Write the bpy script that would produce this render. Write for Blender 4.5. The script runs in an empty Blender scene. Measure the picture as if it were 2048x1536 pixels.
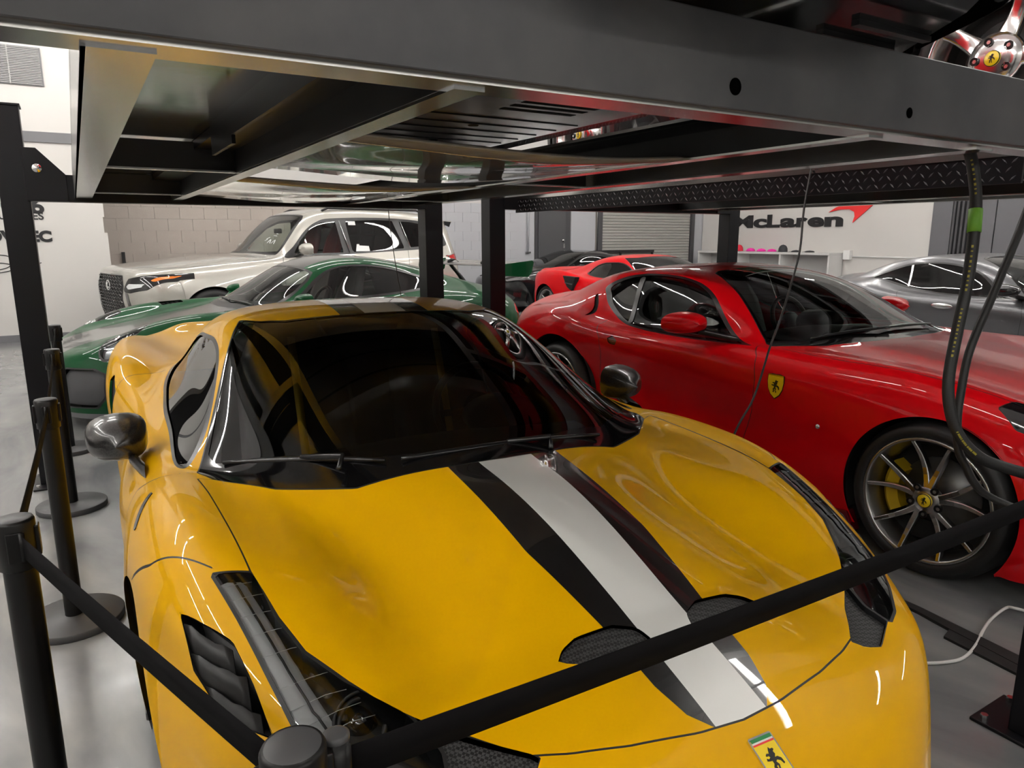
import bpy, bmesh, math, random
import numpy as np
from mathutils import Vector, Matrix

# ------------------------------------------------------------------ camera, light, exposure
SC = bpy.context.scene
COL = SC.collection
R = math.radians
PI = math.pi
CAM_POS = (-0.8076, -0.53, 1.4594); CAM_YAW = 26.87; CAM_PITCH = 11.59; CAM_ROLL = -0.14; CAM_F = 1424.0
cam_d = bpy.data.cameras.new('camera'); cam = bpy.data.objects.new('camera', cam_d); COL.objects.link(cam)
cam_d.sensor_fit = 'HORIZONTAL'; cam_d.sensor_width = 36.0; cam_d.lens = 36.0 * CAM_F / 2048.0
cam_d.clip_start = 0.02; cam_d.clip_end = 200
cam.location = CAM_POS
cam.rotation_mode = 'QUATERNION'
_y, _p = R(CAM_YAW), R(CAM_PITCH)
_fw = Vector((math.sin(_y) * math.cos(_p), math.cos(_y) * math.cos(_p), -math.sin(_p)))
_rt = Vector((math.cos(_y), -math.sin(_y), 0)); _up = _rt.cross(_fw)
_r2 = _rt * math.cos(R(CAM_ROLL)) + _up * math.sin(R(CAM_ROLL)); _u2 = _up * math.cos(R(CAM_ROLL)) - _rt * math.sin(R(CAM_ROLL))
cam.rotation_quaternion = Matrix((_r2, _u2, -_fw)).transposed().to_quaternion()
SC.camera = cam
SC.view_settings.view_transform = 'Standard'; SC.view_settings.look = 'None'
SC.view_settings.gamma = 1.0; SC.view_settings.use_curve_mapping = False
SC.view_settings.exposure = 1.3
world = bpy.data.worlds.new('world'); SC.world = world; world.use_nodes = True
world.node_tree.nodes['Background'].inputs[0].default_value = (0.75, 0.8, 0.9, 1)
world.node_tree.nodes['Background'].inputs[1].default_value = 0.05

# ------------------------------------------------------------------ materials
MATS = {}
def mat(name, color=(.5, .5, .5), rough=.5, metal=0.0, coat=0.0, coat_rough=.03, emit=None, estr=0, spec=.5, noise=None, bump=None):
    if name in MATS: return MATS[name]
    m = bpy.data.materials.new(name); m.use_nodes = True
    nt = m.node_tree; b = nt.nodes['Principled BSDF']
    b.inputs['Base Color'].default_value = (*color, 1); b.inputs['Roughness'].default_value = rough
    b.inputs['Metallic'].default_value = metal; b.inputs['Coat Weight'].default_value = coat
    b.inputs['Coat Roughness'].default_value = coat_rough; b.inputs['Specular IOR Level'].default_value = spec
    if emit: b.inputs['Emission Color'].default_value = (*emit, 1); b.inputs['Emission Strength'].default_value = estr
    if noise or bump:
        tc = nt.nodes.new('ShaderNodeTexCoord')
    if noise:   # (scale, detail, colour2, low, high[, roughness2])
        n = nt.nodes.new('ShaderNodeTexNoise'); n.inputs['Scale'].default_value = noise[0]; n.inputs['Detail'].default_value = noise[1]
        nt.links.new(tc.outputs['Object'], n.inputs['Vector'])
        r = nt.nodes.new('ShaderNodeValToRGB'); r.color_ramp.elements[0].position = noise[3]; r.color_ramp.elements[1].position = noise[4]
        r.color_ramp.elements[0].color = (*color, 1); r.color_ramp.elements[1].color = (*noise[2], 1)
        nt.links.new(n.outputs['Fac'], r.inputs['Fac']); nt.links.new(r.outputs['Color'], b.inputs['Base Color'])
        if len(noise) > 5:
            mr = nt.nodes.new('ShaderNodeMapRange'); mr.inputs[1].default_value = noise[3]; mr.inputs[2].default_value = noise[4]
            mr.inputs[3].default_value = rough; mr.inputs[4].default_value = noise[5]
            nt.links.new(n.outputs['Fac'], mr.inputs[0]); nt.links.new(mr.outputs[0], b.inputs['Roughness'])
    if bump:    # (scale, strength, distance)
        n2 = nt.nodes.new('ShaderNodeTexNoise'); n2.inputs['Scale'].default_value = bump[0]; n2.inputs['Detail'].default_value = 6
        nt.links.new(tc.outputs['Object'], n2.inputs['Vector'])
        bp = nt.nodes.new('ShaderNodeBump'); bp.inputs['Strength'].default_value = bump[1]; bp.inputs['Distance'].default_value = bump[2]
        nt.links.new(n2.outputs['Fac'], bp.inputs['Height']); nt.links.new(bp.outputs['Normal'], b.inputs['Normal'])
    MATS[name] = m
    return m

def glass_mat(name, tint=(.5, .55, .52), ior=1.5, rough=.0, gl=(1, 1, 1)):
    if name in MATS: return MATS[name]
    m = bpy.data.materials.new(name); m.use_nodes = True; nt = m.node_tree
    nt.nodes.remove(nt.nodes['Principled BSDF']); out = nt.nodes['Material Output']
    t = nt.nodes.new('ShaderNodeBsdfTransparent'); t.inputs[0].default_value = (*tint, 1)
    g = nt.nodes.new('ShaderNodeBsdfGlossy'); g.inputs['Color'].default_value = (*gl, 1); g.inputs['Roughness'].default_value = rough
    f = nt.nodes.new('ShaderNodeFresnel'); f.inputs['IOR'].default_value = ior
    mx = nt.nodes.new('ShaderNodeMixShader')
    nt.links.new(f.outputs[0], mx.inputs[0]); nt.links.new(t.outputs[0], mx.inputs[1]); nt.links.new(g.outputs[0], mx.inputs[2])
    nt.links.new(mx.outputs[0], out.inputs['Surface'])
    MATS[name] = m
    return m

# ------------------------------------------------------------------ objects
def tag(o, label=None, cat=None, group=None, kind=None):
    if label: o['label'] = label
    if cat: o['category'] = cat
    if group: o['group'] = group
    if kind: o['kind'] = kind
    return o

def thing(name, label, cat, loc=(0, 0, 0), rz=0.0, group=None, parent=None):
    o = bpy.data.objects.new(name, None); COL.objects.link(o); o.location = loc; o.rotation_euler = (0, 0, rz)
    o.empty_display_size = .1
    if parent: o.parent = parent
    return tag(o, label, cat, group)

def link(name, me, m=None, parent=None, label=None, kind=None):
    o = bpy.data.objects.new(name, me); COL.objects.link(o)
    if m is not None: me.materials.append(MATS[m] if isinstance(m, str) else m)
    if parent: o.parent = parent
    if label: o['label'] = label
    if kind: o['kind'] = kind
    return o

class MB:
    """collects simple solids into one mesh"""
    def __init__(self): self.v = []; self.f = []; self.sm = []
    def add(self, vs, fs, smooth=False):
        n = len(self.v); self.v += [tuple(v) for v in vs]; self.f += [tuple(i + n for i in f) for f in fs]; self.sm += [smooth] * len(fs)
        return self
    def box(self, x0, x1, y0, y1, z0, z1, M=None):
        vs = [(x, y, z) for z in (z0, z1) for y in (y0, y1) for x in (x0, x1)]
        if M is not None: vs = [tuple(M @ Vector(v)) for v in vs]
        return self.add(vs, [(0, 2, 3, 1), (4, 5, 7, 6), (0, 1, 5, 4), (2, 6, 7, 3), (0, 4, 6, 2), (1, 3, 7, 5)])
    def prism(self, poly, a, b, axis='z', M=None):
        """poly (2D) extruded along axis from a to b"""
        n = len(poly)
        def P(p, h): return (p[0], p[1], h) if axis == 'z' else ((h, p[0], p[1]) if axis == 'x' else (p[0], h, p[1]))
        vs = [P(p, a) for p in poly] + [P(p, b) for p in poly]
        if M is not None: vs = [tuple(M @ Vector(v)) for v in vs]
        fs = [tuple(range(n - 1, -1, -1)), tuple(range(n, 2 * n))] + [(i, (i + 1) % n, n + (i + 1) % n, n + i) for i in range(n)]
        return self.add(vs, fs)
    def lathe(self, prof, seg=32, axis='z', M=None, closed=False, smooth=True, a0=0, a1=2 * PI):
        """prof: list of (r, h)"""
        full = abs(a1 - a0 - 2 * PI) < 1e-6
        na = seg if full else seg + 1
        vs = []
        for j in range(na):
            a = a0 + (a1 - a0) * j / seg; c, s = math.cos(a), math.sin(a)
            for r, h in prof:
                v = (r * c, r * s, h) if axis == 'z' else ((h, r * c, r * s) if axis == 'x' else (r * c, h, r * s))
                vs.append(v)
        if M is not None: vs = [tuple(M @ Vector(v)) for v in vs]
        m = len(prof); fs = []
        for j in range(seg):
            j2 = (j + 1) % na
            for i in range(m - 1 + (1 if closed else 0)):
                i2 = (i + 1) % m
                fs.append((j * m + i, j2 * m + i, j2 * m + i2, j * m + i2))
        return self.add(vs, fs, smooth)
    def tube(self, pts, r, seg=8, cap=True, smooth=True, radii=None):
        pts = [Vector(p) for p in pts]; n = len(pts); vs = []; fs = []
        t0 = (pts[1] - pts[0]).normalized()
        ref = Vector((0, 0, 1)) if abs(t0.z) < .9 else Vector((1, 0, 0))
        nn = t0.cross(ref).normalized()
        for i, p in enumerate(pts):
            t = (pts[min(i + 1, n - 1)] - pts[max(i - 1, 0)]).normalized()
            nn = (nn - t * nn.dot(t)).normalized(); bb = t.cross(nn); rr = radii[i] if radii else r
            for j in range(seg):
                a = 2 * PI * j / seg; vs.append(p + nn * (rr * math.cos(a)) + bb * (rr * math.sin(a)))
        for i in range(n - 1):
            for j in range(seg):
                j2 = (j + 1) % seg; fs.append((i * seg + j, i * seg + j2, (i + 1) * seg + j2, (i + 1) * seg + j))
        if cap: fs += [tuple(range(seg - 1, -1, -1)), tuple((n - 1) * seg + j for j in range(seg))]
        return self.add(vs, fs, smooth)
    def grid(self, G, smooth=True, wrap=False):
        """G: list of rows of points"""
        a, b = len(G), len(G[0]); vs = [p for r in G for p in r]; fs = []
        for i in range(a - 1):
            for j in range(b - 1 + (1 if wrap else 0)):
                j2 = (j + 1) % b; fs.append((i * b + j, i * b + j2, (i + 1) * b + j2, (i + 1) * b + j))
        return self.add(vs, fs, smooth)
    def mesh(self, name):
        me = bpy.data.meshes.new(name); me.from_pydata(self.v, [], self.f)
        if any(self.sm): me.polygons.foreach_set('use_smooth', self.sm)
        me.update(); return me
    def build(self, name, m, parent=None, label=None, kind=None, bevel=0, solid=0, fixn=True):
        me = self.mesh(name)
        if fixn:
            bm = bmesh.new(); bm.from_mesh(me); bmesh.ops.recalc_face_normals(bm, faces=bm.faces); bm.to_mesh(me); bm.free()
        o = link(name, me, m, parent, label, kind)
        if solid:
            s = o.modifiers.new('s', 'SOLIDIFY'); s.thickness = solid; s.offset = 0
        if bevel:
            b = o.modifiers.new('b', 'BEVEL'); b.width = bevel; b.segments = 2; b.limit_method = 'ANGLE'; b.angle_limit = R(40)
        return o

def spline(P, n, closed=False):
    """Catmull-Rom through points, n samples per span"""
    P = np.asarray(P, float); m = len(P); out = []
    for i in range(m if closed else m - 1):
        if closed: p0, p1, p2, p3 = P[(i - 1) % m], P[i], P[(i + 1) % m], P[(i + 2) % m]
        else: p0, p1, p2, p3 = P[max(i - 1, 0)], P[i], P[i + 1], P[min(i + 2, m - 1)]
        for t in np.arange(n) / n:
            out.append(.5 * (2 * p1 + (p2 - p0) * t + (2 * p0 - 5 * p1 + 4 * p2 - p3) * t * t + (3 * p1 - p0 - 3 * p2 + p3) * t ** 3))
    if not closed: out.append(P[-1])
    return np.array(out)

# ------------------------------------------------------------------ car skins: a spline sheet that is cut along outlines into parts
def _ctrl(P, ax, sym, it=3):
    """control points whose uniform cubic B-spline (nearly) interpolates P along axis ax"""
    P = np.moveaxis(P, ax, 0); C = P.copy()
    def ext(C):
        a = C[1] * np.array([-1, 1, 1]) if sym else 2 * C[0] - C[1]
        return np.concatenate([a[None], C, (2 * C[-1] - C[-2])[None]])
    for _ in range(it):
        E = ext(C); C = C + (P - (E[:-2] + 4 * E[1:-1] + E[2:]) / 6)
    return np.moveaxis(ext(C), 0, ax)

def _bs(C, t):
    """sample extended control rows C (n+2, ...) at parameters t in 0..n-1"""
    n = C.shape[0] - 2
    i = np.clip(np.floor(t).astype(int), 0, n - 2); f = t - i
    sh = (-1,) + (1,) * (C.ndim - 1)
    w = [(1 - f) ** 3 / 6, (3 * f ** 3 - 6 * f ** 2 + 4) / 6, (-3 * f ** 3 + 3 * f ** 2 + 3 * f + 1) / 6, f ** 3 / 6]
    return sum(w[j].reshape(sh) * C[i + j] for j in range(4))

class Skin:
    def __init__(self, net, res=.025, it=3, deform=None):
        net = np.asarray(net, float)                      # rows (front to back) x columns (centre to sill) x 3
        I, K = net.shape[:2]
        C = _ctrl(net, 0, False, it); C = _ctrl(C, 1, True, it)
        def params(P, ax):
            L = np.linalg.norm(np.diff(P, axis=ax), axis=2).max(axis=1 - ax); t = [0.]
            for i, l in enumerate(L):
                n = max(1, int(math.ceil(l / res))); t += [i + (j + 1) / n for j in range(n)]
            return np.array(t)
        tu = params(net, 0); tv = params(net, 1)
        G = _bs(C, tu); G = np.moveaxis(_bs(np.moveaxis(G, 1, 0), tv), 0, 1)   # U x V x 3
        G[:, 0, 0] = 0
        G = np.concatenate([(G * np.array([-1, 1, 1]))[:, :0:-1], G], axis=1)
        kv = np.concatenate([-tv[:0:-1], tv])
        if deform is not None: G = deform(G, tu[:, None] + 0 * kv[None], kv[None] + 0 * tu[:, None])
        du = np.gradient(G, axis=0); dv = np.gradient(G, axis=1); N = np.cross(dv, du)
        N /= np.maximum(np.linalg.norm(N, axis=2, keepdims=True), 1e-9)
        a, b = G.shape[:2]
        self.V = G.reshape(-1, 3); self.N = N.reshape(-1, 3)
        self.Q = np.stack([np.repeat(kv[None], a, 0).ravel(), np.repeat(tu[:, None], b, 1).ravel()], 1)   # (column, row) parameters
        ii, jj = np.meshgrid(np.arange(a - 1), np.arange(b - 1), indexing='ij'); q = (ii * b + jj).ravel()
        self.F = [tuple(r) for r in np.stack([q, q + 1, q + b + 1, q + b], 1).tolist()]
        self.T = ['body'] * len(self.F)
        self._check()
    def _check(self):
        c = self.V.mean(0); s = ((self.V - c) * self.N).sum(1).mean()
        if s < 0:
            self.N = -self.N; self.F = [f[::-1] for f in self.F]
    def cut(self, s, sel=('body',)):
        """split faces (of the selected tags) along the zero line of the vertex values s; returns (values incl. new vertices)"""
        s = np.where(np.abs(s) < 1e-6, 1e-6, s)
        neg = s < 0; F2 = []; T2 = []; newV = []; newN = []; newQ = []; newS = []; cache = {}; n0 = len(self.V)
        for f, t in zip(self.F, self.T):
            if t not in sel: F2.append(f); T2.append(t); continue
            g = [neg[i] for i in f]
            if all(g) or not any(g): F2.append(f); T2.append(t); continue
            A = []; B = []
            for k, i in enumerate(f):
                j = f[(k + 1) % len(f)]
                (A if neg[i] else B).append(i)
                if neg[i] != neg[j]:
                    key = (i, j) if i < j else (j, i)
                    if key not in cache:
                        a, b = key; w = s[a] / (s[a] - s[b])
                        cache[key] = n0 + len(newV)
                        newV.append(self.V[a] * (1 - w) + self.V[b] * w); nn = self.N[a] * (1 - w) + self.N[b] * w
                        newN.append(nn / max(np.linalg.norm(nn), 1e-9)); newQ.append(self.Q[a] * (1 - w) + self.Q[b] * w); newS.append(0.)
                    A.append(cache[key]); B.append(cache[key])
            for P in (A, B):
                if len(P) > 2: F2.append(tuple(P)); T2.append(t)
        if newV:
            self.V = np.concatenate([self.V, newV]); self.N = np.concatenate([self.N, newN]); self.Q = np.concatenate([self.Q, newQ]); s = np.concatenate([s, newS])
        self.F, self.T = F2, T2
        return s
    def region(self, name, fn, gap=0.0, gapname='seam', sel=('body',)):
        """faces where fn(V, Q) < 0 become part `name`; a rim of width gap around them becomes `gapname`"""
        s = self.cut(fn(self.V, self.Q), sel)
        self.T = [name if (t in sel and sum(s[i] for i in f) < 0) else t for f, t in zip(self.F, self.T)]
        if gap:
            s = self.cut(fn(self.V, self.Q) - gap, sel)
            self.T = [gapname if (t in sel and sum(s[i] for i in f) < 0) else t for f, t in zip(self.F, self.T)]
    def seam(self, A, B, pts, w, mask=None, tag='seam', sel=('body',)):
        """thin line of half width w along a polyline; A, B: functions of (V, Q) giving the 2D coordinates"""
        P = np.asarray(pts, float)
        def sd():
            a, b = A(self.V, self.Q), B(self.V, self.Q); d = np.full(a.shape, 1e9); s = np.ones(a.shape)
            for i in range(len(P) - 1):
                p, e = P[i], P[i + 1] - P[i]; l2 = max(e @ e, 1e-12)
                t0 = ((a - p[0]) * e[0] + (b - p[1]) * e[1]) / l2; t = np.clip(t0, 0, 1)
                dd = np.hypot(a - p[0] - t * e[0], b - p[1] - t * e[1]); c = e[0] * (b - p[1]) - e[1] * (a - p[0])
                up = dd < d - 1e-9; d = np.where(up, dd, d); s = np.where(up, np.sign(c) + (c == 0), s)
            ok = mask(self.V, self.Q) if mask is not None else np.ones(a.shape, bool)
            return np.where(ok & (d < .3), d * s, 9.)
        self.cut(sd() - w, sel); self.cut(sd() + w, sel); s = sd()
        self.T = [tag if (t in sel and abs(sum(s[i] for i in f) / len(f)) < w) else t for f, t in zip(self.F, self.T)]
    def part(self, tagname, name, m, parent, off=0.0, label=None, side=0, solid=0, kind=None):
        """make the faces with a tag a mesh object (side: -1 / +1 takes only one half)"""
        fs = [f for f, t in zip(self.F, self.T) if t == tagname]
        if side: fs = [f for f in fs if side * sum(self.V[i][0] for i in f) > 0]
        if not fs: return None
        idx = sorted({i for f in fs for i in f}); mp = {i: k for k, i in enumerate(idx)}
        V = self.V[idx] + self.N[idx] * off; N = self.N[idx]
        me = bpy.data.meshes.new(name); me.from_pydata(V.tolist(), [], [tuple(mp[i] for i in f) for f in fs])
        me.polygons.foreach_set('use_smooth', [True] * len(fs)); me.update()
        me.normals_split_custom_set_from_vertices(N.tolist())
        o = link(name, me, m, parent, label, kind)
        if solid:
            s = o.modifiers.new('s', 'SOLIDIFY'); s.thickness = solid; s.offset = -1
        return o

def sdpoly(A, B, poly):
    """signed distance of points (A, B) to a closed polygon (negative inside)"""
    P = np.asarray(poly, float); n = len(P); d = np.full(A.shape, 1e9); ins = np.zeros(A.shape, bool)
    for i in range(n):
        a, b = P[i], P[(i + 1) % n]; e = b - a; l2 = max(e @ e, 1e-12)
        t = np.clip(((A - a[0]) * e[0] + (B - a[1]) * e[1]) / l2, 0, 1)
        d = np.minimum(d, np.hypot(A - a[0] - t * e[0], B - a[1] - t * e[1]))
        c = ((a[1] > B) != (b[1] > B))
        with np.errstate(divide='ignore', invalid='ignore'):
            c &= A < (b[0] - a[0]) * (B - a[1]) / (b[1] - a[1] if b[1] != a[1] else 1e-12) + a[0]
        ins ^= c
    return np.where(ins, -d, d)

def sdline(A, B, pts):
    P = np.asarray(pts, float); d = np.full(A.shape, 1e9)
    for i in range(len(P) - 1):
        a, b = P[i], P[i + 1]; e = b - a; l2 = max(e @ e, 1e-12)
        t = np.clip(((A - a[0]) * e[0] + (B - a[1]) * e[1]) / l2, 0, 1)
        d = np.minimum(d, np.hypot(A - a[0] - t * e[0], B - a[1] - t * e[1]))
    return d

def smooth_poly(P, n=4):
    return spline(np.array(P), n, closed=True).tolist()
VX = lambda V, Q: np.abs(V[:, 0])
VY = lambda V, Q: V[:, 1]
VZ = lambda V, Q: V[:, 2]
ONSIDE = lambda V, Q: np.abs(V[:, 0]) > .68
ONTOP = lambda V, Q: V[:, 2] > .5
def SYM(fn):   # apply a half-car outline to both sides
    return lambda V, Q: fn(np.abs(V[:, 0]), V[:, 1], V[:, 2], np.abs(Q[:, 0]), Q[:, 1])
# ------------------------------------------------------------------ building frame: (u, v) axes turned 4.2 degrees from the yellow car
A = R(4.2)
def UV(u, v, z=0.0): return (u * math.cos(A) - v * math.sin(A), u * math.sin(A) + v * math.cos(A), z)
def turn(o):
    if o.parent is None: o.rotation_euler = (0, 0, A)
    return o
def struct(name, mb, m, parent=None, label=None, cat=None, bevel=0):
    o = mb.build(name, m, parent, bevel=bevel)
    if parent is None: tag(o, label, cat, kind='structure'); turn(o)
    return o

# materials of the place
mat('wall_white', (.52, .51, .495), .55, noise=(1.2, 3, (.49, .48, .465), .35, .7))
mat('panel_white', (.62, .605, .58), .4)
mat('wall_grey', (.42, .43, .455), .6)
mat('block_tan', (.40, .355, .315), .55, bump=(60, .15, .004))
mat('joint_grey', (.385, .36, .335), .8)
mat('dark_grey', (.06, .06, .065), .45)
mat('band_grey', (.16, .16, .17), .5)
mat('black', (.012, .012, .013), .45)
mat('black_gloss', (.008, .008, .009), .08, coat=.6)
mat('powder_black', (.007, .007, .009), .38, spec=.25)
mat('beam_grey', (.065, .065, .070), .36, spec=.35, noise=(5, 6, (.105, .102, .104), .38, .75, .44), bump=(40, .05, .002))
mat('galv', (.66, .66, .645), .20, metal=1.0)
mat('galv_deck', (.86, .86, .85), .13, metal=1.0, bump=(3, .06, .02))
mat('tray', (.36, .33, .29), .12, coat=.9, noise=(12, 5, (.30, .275, .24), .4, .7))
mat('chrome', (.8, .8, .8), .08, metal=1.0)
mat('steel', (.55, .55, .55), .25, metal=1.0)
mat('rubber', (.012, .012, .012), .7)
mat('white_plastic', (.8, .8, .79), .4)
mat('cabinet_white', (.64, .63, .62), .4)
mat('shutter', (.36, .35, .33), .45)
mat('led', (1, 1, 1), .5, emit=(1, .97, .92), estr=34)
mat('letter_black', (.015, .015, .017), .5)
mat('swoosh_red', (.75, .03, .03), .4)

def floor_mat():
    m = bpy.data.materials.new('epoxy_floor'); m.use_nodes = True; nt = m.node_tree; b = nt.nodes['Principled BSDF']
    tc = nt.nodes.new('ShaderNodeTexCoord'); mp = nt.nodes.new('ShaderNodeMapping'); mp.inputs['Scale'].default_value = (.9, .38, 1); mp.inputs['Rotation'].default_value = (0, 0, .5)
    nt.links.new(tc.outputs['Object'], mp.inputs['Vector'])
    n = nt.nodes.new('ShaderNodeTexNoise'); n.inputs['Scale'].default_value = 2.6; n.inputs['Detail'].default_value = 5; n.inputs['Distortion'].default_value = 1.4
    nt.links.new(mp.outputs[0], n.inputs['Vector'])
    r = nt.nodes.new('ShaderNodeValToRGB'); e = r.color_ramp.elements
    e[0].position = .3; e[0].color = (.13, .136, .143, 1); e[1].position = .68; e[1].color = (.27, .27, .263, 1)
    x = e.new(.48); x.color = (.205, .21, .214, 1)
    nt.links.new(n.outputs['Fac'], r.inputs['Fac']); nt.links.new(r.outputs[0], b.inputs['Base Color'])
    n2 = nt.nodes.new('ShaderNodeTexNoise'); n2.inputs['Scale'].default_value = 6; nt.links.new(tc.outputs['Object'], n2.inputs['Vector'])
    mr = nt.nodes.new('ShaderNodeMapRange'); mr.inputs[3].default_value = .10; mr.inputs[4].default_value = .26; nt.links.new(n2.outputs['Fac'], mr.inputs[0]); nt.links.new(mr.outputs[0], b.inputs['Roughness'])
    MATS['epoxy_floor'] = m
floor_mat()

# ------------------------------------------------------------------ room shell
U0, U1, V0, V1, ZC = -7.5, 13.6, -8.5, 13.6, 5.2
VP = 12.0                                   # face of the white partition on the left
struct('floor', MB().box(U0 - .2, U1 + .2, V0 - .2, V1 + .2, -.1, 0), 'epoxy_floor', label='grey swirled glossy epoxy floor', cat='floor')
struct('ceiling', MB().box(U0 - .2, U1 + .2, V0 - .2, V1 + .2, ZC, ZC + .1), mat('ceiling_grey', (.62, .62, .62), .7), label='plain grey ceiling high above', cat='ceiling')
struct('wall_left', MB().box(U0 - .2, U0, V0, V1, 0, ZC), 'wall_white', label='plain white side wall', cat='wall')
struct('wall_front', MB().box(U0, U1, V0 - .2, V0, 0, ZC), 'wall_white', label='plain white front wall', cat='wall')
wb = struct('wall_back', MB().box(U0, U1, V1 + .02, V1 + .2, 0, ZC), 'joint_grey', label='concrete block back wall, tan to grey', cat='wall')
wr = struct('wall_right', MB().box(U1, U1 + .2, V0, V1, 0, ZC), 'wall_white', label='white side wall behind the sign panel', cat='wall')
# concrete blocks of the back wall (each its own piece, proud of the joints)
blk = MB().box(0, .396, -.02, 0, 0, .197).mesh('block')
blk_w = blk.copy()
for me, mm in ((blk, 'block_tan'), (blk_w, 'wall_grey')): me.materials.append(MATS[mm])
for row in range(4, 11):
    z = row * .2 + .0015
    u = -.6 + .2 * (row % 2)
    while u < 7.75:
        o = bpy.data.objects.new('block', blk if u < 3.4 else blk_w); COL.objects.link(o); o.parent = wb  # tan blocks in the left part of each course, grey ones beyond
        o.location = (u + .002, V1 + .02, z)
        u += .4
MB().box(U0, -.6, V1, V1 + .02, 0, ZC).build('plaster_face', 'wall_white', wb)
MB().box(-.6, U1, V1, V1 + .02, 2.2, ZC).build('upper_face', 'wall_white', wb)
MB().box(-.6, U1, V1, V1 + .02, 0, .8).build('lower_face', 'wall_grey', wb)
for a0, a1 in ((7.78, 8.24), (9.28, 10.0), (13.25, U1)): MB().box(a0, a1, V1 + .001, V1 + .02, .8, 2.2).build('side_face', 'wall_grey', wb)
# white partition with a stepped edge on the left
pn = MB().prism([(U0 + .01, 0), (-.36, 0), (-.40, 1.15), (-.40, 1.55), (-.44, 1.55), (-.44, 1.78), (-.42, 1.78), (-.42, ZC), (U0 + .01, ZC)], VP, VP + .14, 'y')
struct('wall_partition', pn, 'panel_white', label='white partition wall with supplier names', cat='wall')
struct('baseboard_back', MB().box(U0, -.38, VP - .014, VP - .001, .0, .10), 'band_grey', label='dark baseboard under the white partition', cat='baseboard', bevel=.002)
struct('trim_1', MB().box(U0, -.42, VP - .03, VP - .001, 2.80, 2.94), 'band_grey', label='grey band running along the partition', cat='wall band')
# air return grille high on the partition
vg = turn(thing('vent_grille', 'dark slatted air return grille high on the white wall', 'vent grille', UV(-1.33, VP - .03, 3.55)))
MB().box(-.42, .36, .0, .025, 0, .50).build('frame', 'band_grey', vg)
sl = MB().box(-.40, .34, -.012, .0, 0, .009).mesh('slat'); sl.materials.append(mat('slat_grey', (.36, .355, .35), .5))
for i in range(22):
    o = link('slat', sl, None, vg); o.location = (0, 0, .012 + i * .0222)
MB().box(-.035, -.02, -.016, .0, .0, .5).build('mullion', 'slat_grey', vg)

# ---- lettering on the white partition: built from Blender's own font outlines
def text_mesh(s, size, ext=.003, bold=.0, shear=0.0, spacing=1.0):
    c = bpy.data.curves.new('txt', 'FONT'); c.body = s; c.size = size; c.extrude = ext; c.offset = bold; c.shear = shear; c.space_character = spacing
    c.resolution_u = 6
    o = bpy.data.objects.new('txt', c); COL.objects.link(o)
    dg = bpy.context.evaluated_depsgraph_get(); me = bpy.data.meshes.new_from_object(o.evaluated_get(dg))
    bpy.data.objects.remove(o); bpy.data.curves.remove(c); me.materials.clear()
    return me
def text_on(name, s, size, m, parent, M, ext=.003, bold=0., shear=0., width=None, spacing=1.0):
    me = text_mesh(s, size, ext, bold, shear, spacing)
    if width:
        xs = [v.co.x for v in me.vertices]; k = width / (max(xs) - min(xs)); x0 = min(xs)
        for v in me.vertices: v.co.x = (v.co.x - x0) * k
    me.transform(M); return link(name, me, m, parent)
FACE_BACK = Matrix.Rotation(PI / 2, 4, 'X')                       # reads from -v
sg = turn(thing('wall_lettering', 'black supplier names lettered on the white panel behind the black post', 'lettering', UV(0, VP - .006, 0)))
for s, u0, w, z, h, b in (('1016', -1.78, .62, 1.825, .20, .010), ('INDUSTRIES', -1.98, .80, 1.735, .10, .003), ('NOVITEC', -2.06, .95, 1.43, .14, .011)):
    text_on('lettering_line', s, h * 1.45, 'letter_black', sg, Matrix.Translation((u0, 0, z)) @ FACE_BACK, bold=b, width=w)
sc1 = []
for pts in ([(-1.44, 1.11), (-1.40, 1.135), (-1.36, 1.16), (-1.33, 1.165), (-1.35, 1.14), (-1.37, 1.12), (-1.34, 1.105), (-1.28, 1.125)],
            [(-1.95, 1.20), (-1.8, 1.24), (-1.66, 1.22), (-1.6, 1.15), (-1.7, 1.06), (-1.85, 1.03)], [(-1.95, 1.10), (-1.78, 1.13), (-1.62, 1.10)], [(-1.9, .98), (-1.75, 1.0), (-1.62, 1.04), (-1.58, 1.12)]):
    P = spline([(u, 0, z) for u, z in pts], 6); MB().tube(P.tolist(), .006, 5).build('script_stroke', 'letter_black', sg)

# ---- service door, pipe and rolling shutter on the back wall
d = turn(thing('door_1', 'dark grey steel service door with a round knob', 'door', UV(8.76, V1, 0))); d['kind'] = 'structure'
MB().prism([(-.50, 0), (.50, 0), (.50, 2.16), (-.50, 2.16)], .0, .05, 'y').build('door_frame', 'dark_grey', d)
MB().box(-.42, .34, -.03, .0, .0, 2.08).build('door_leaf', mat('door_grey', (.075, .075, .08), .4), d, bevel=.004)
MB().lathe([(0, -.09), (.03, -.085), (.036, -.065), (.02, -.045), (.02, -.03), (.034, -.028), (.034, -.02)], 16, 'y', Matrix.Translation((.25, 0, 1.40))).build('door_knob', 'chrome', d)
MB().box(.27, .315, -.045, -.03, 1.22, 1.33).build('latch_plate', 'steel', d, bevel=.003)
pp = turn(thing('conduit_pipe', 'thin grey conduit running down the grey back wall', 'pipe', UV(8.05, V1 - .035, 0)))
MB().lathe([(0, 1.15), (.022, 1.15), (.022, 3.0), (0, 3.0)], 12).build('pipe', 'wall_grey', pp)
MB().box(-.06, .06, -.03, .03, 1.12, 1.15).build('foot_bracket', 'steel', pp)
rs = turn(thing('door_2', 'closed ribbed steel roller shutter in a dark frame', 'roller shutter', UV(10.2, V1, 0))); rs['kind'] = 'structure'
sm_ = MB().prism([(0, 0), (-.022, .012), (-.022, .052), (0, .068)], 0, 2.90, 'x').mesh('shutter_slat')
sm_.materials.append(MATS['shutter'])
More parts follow.
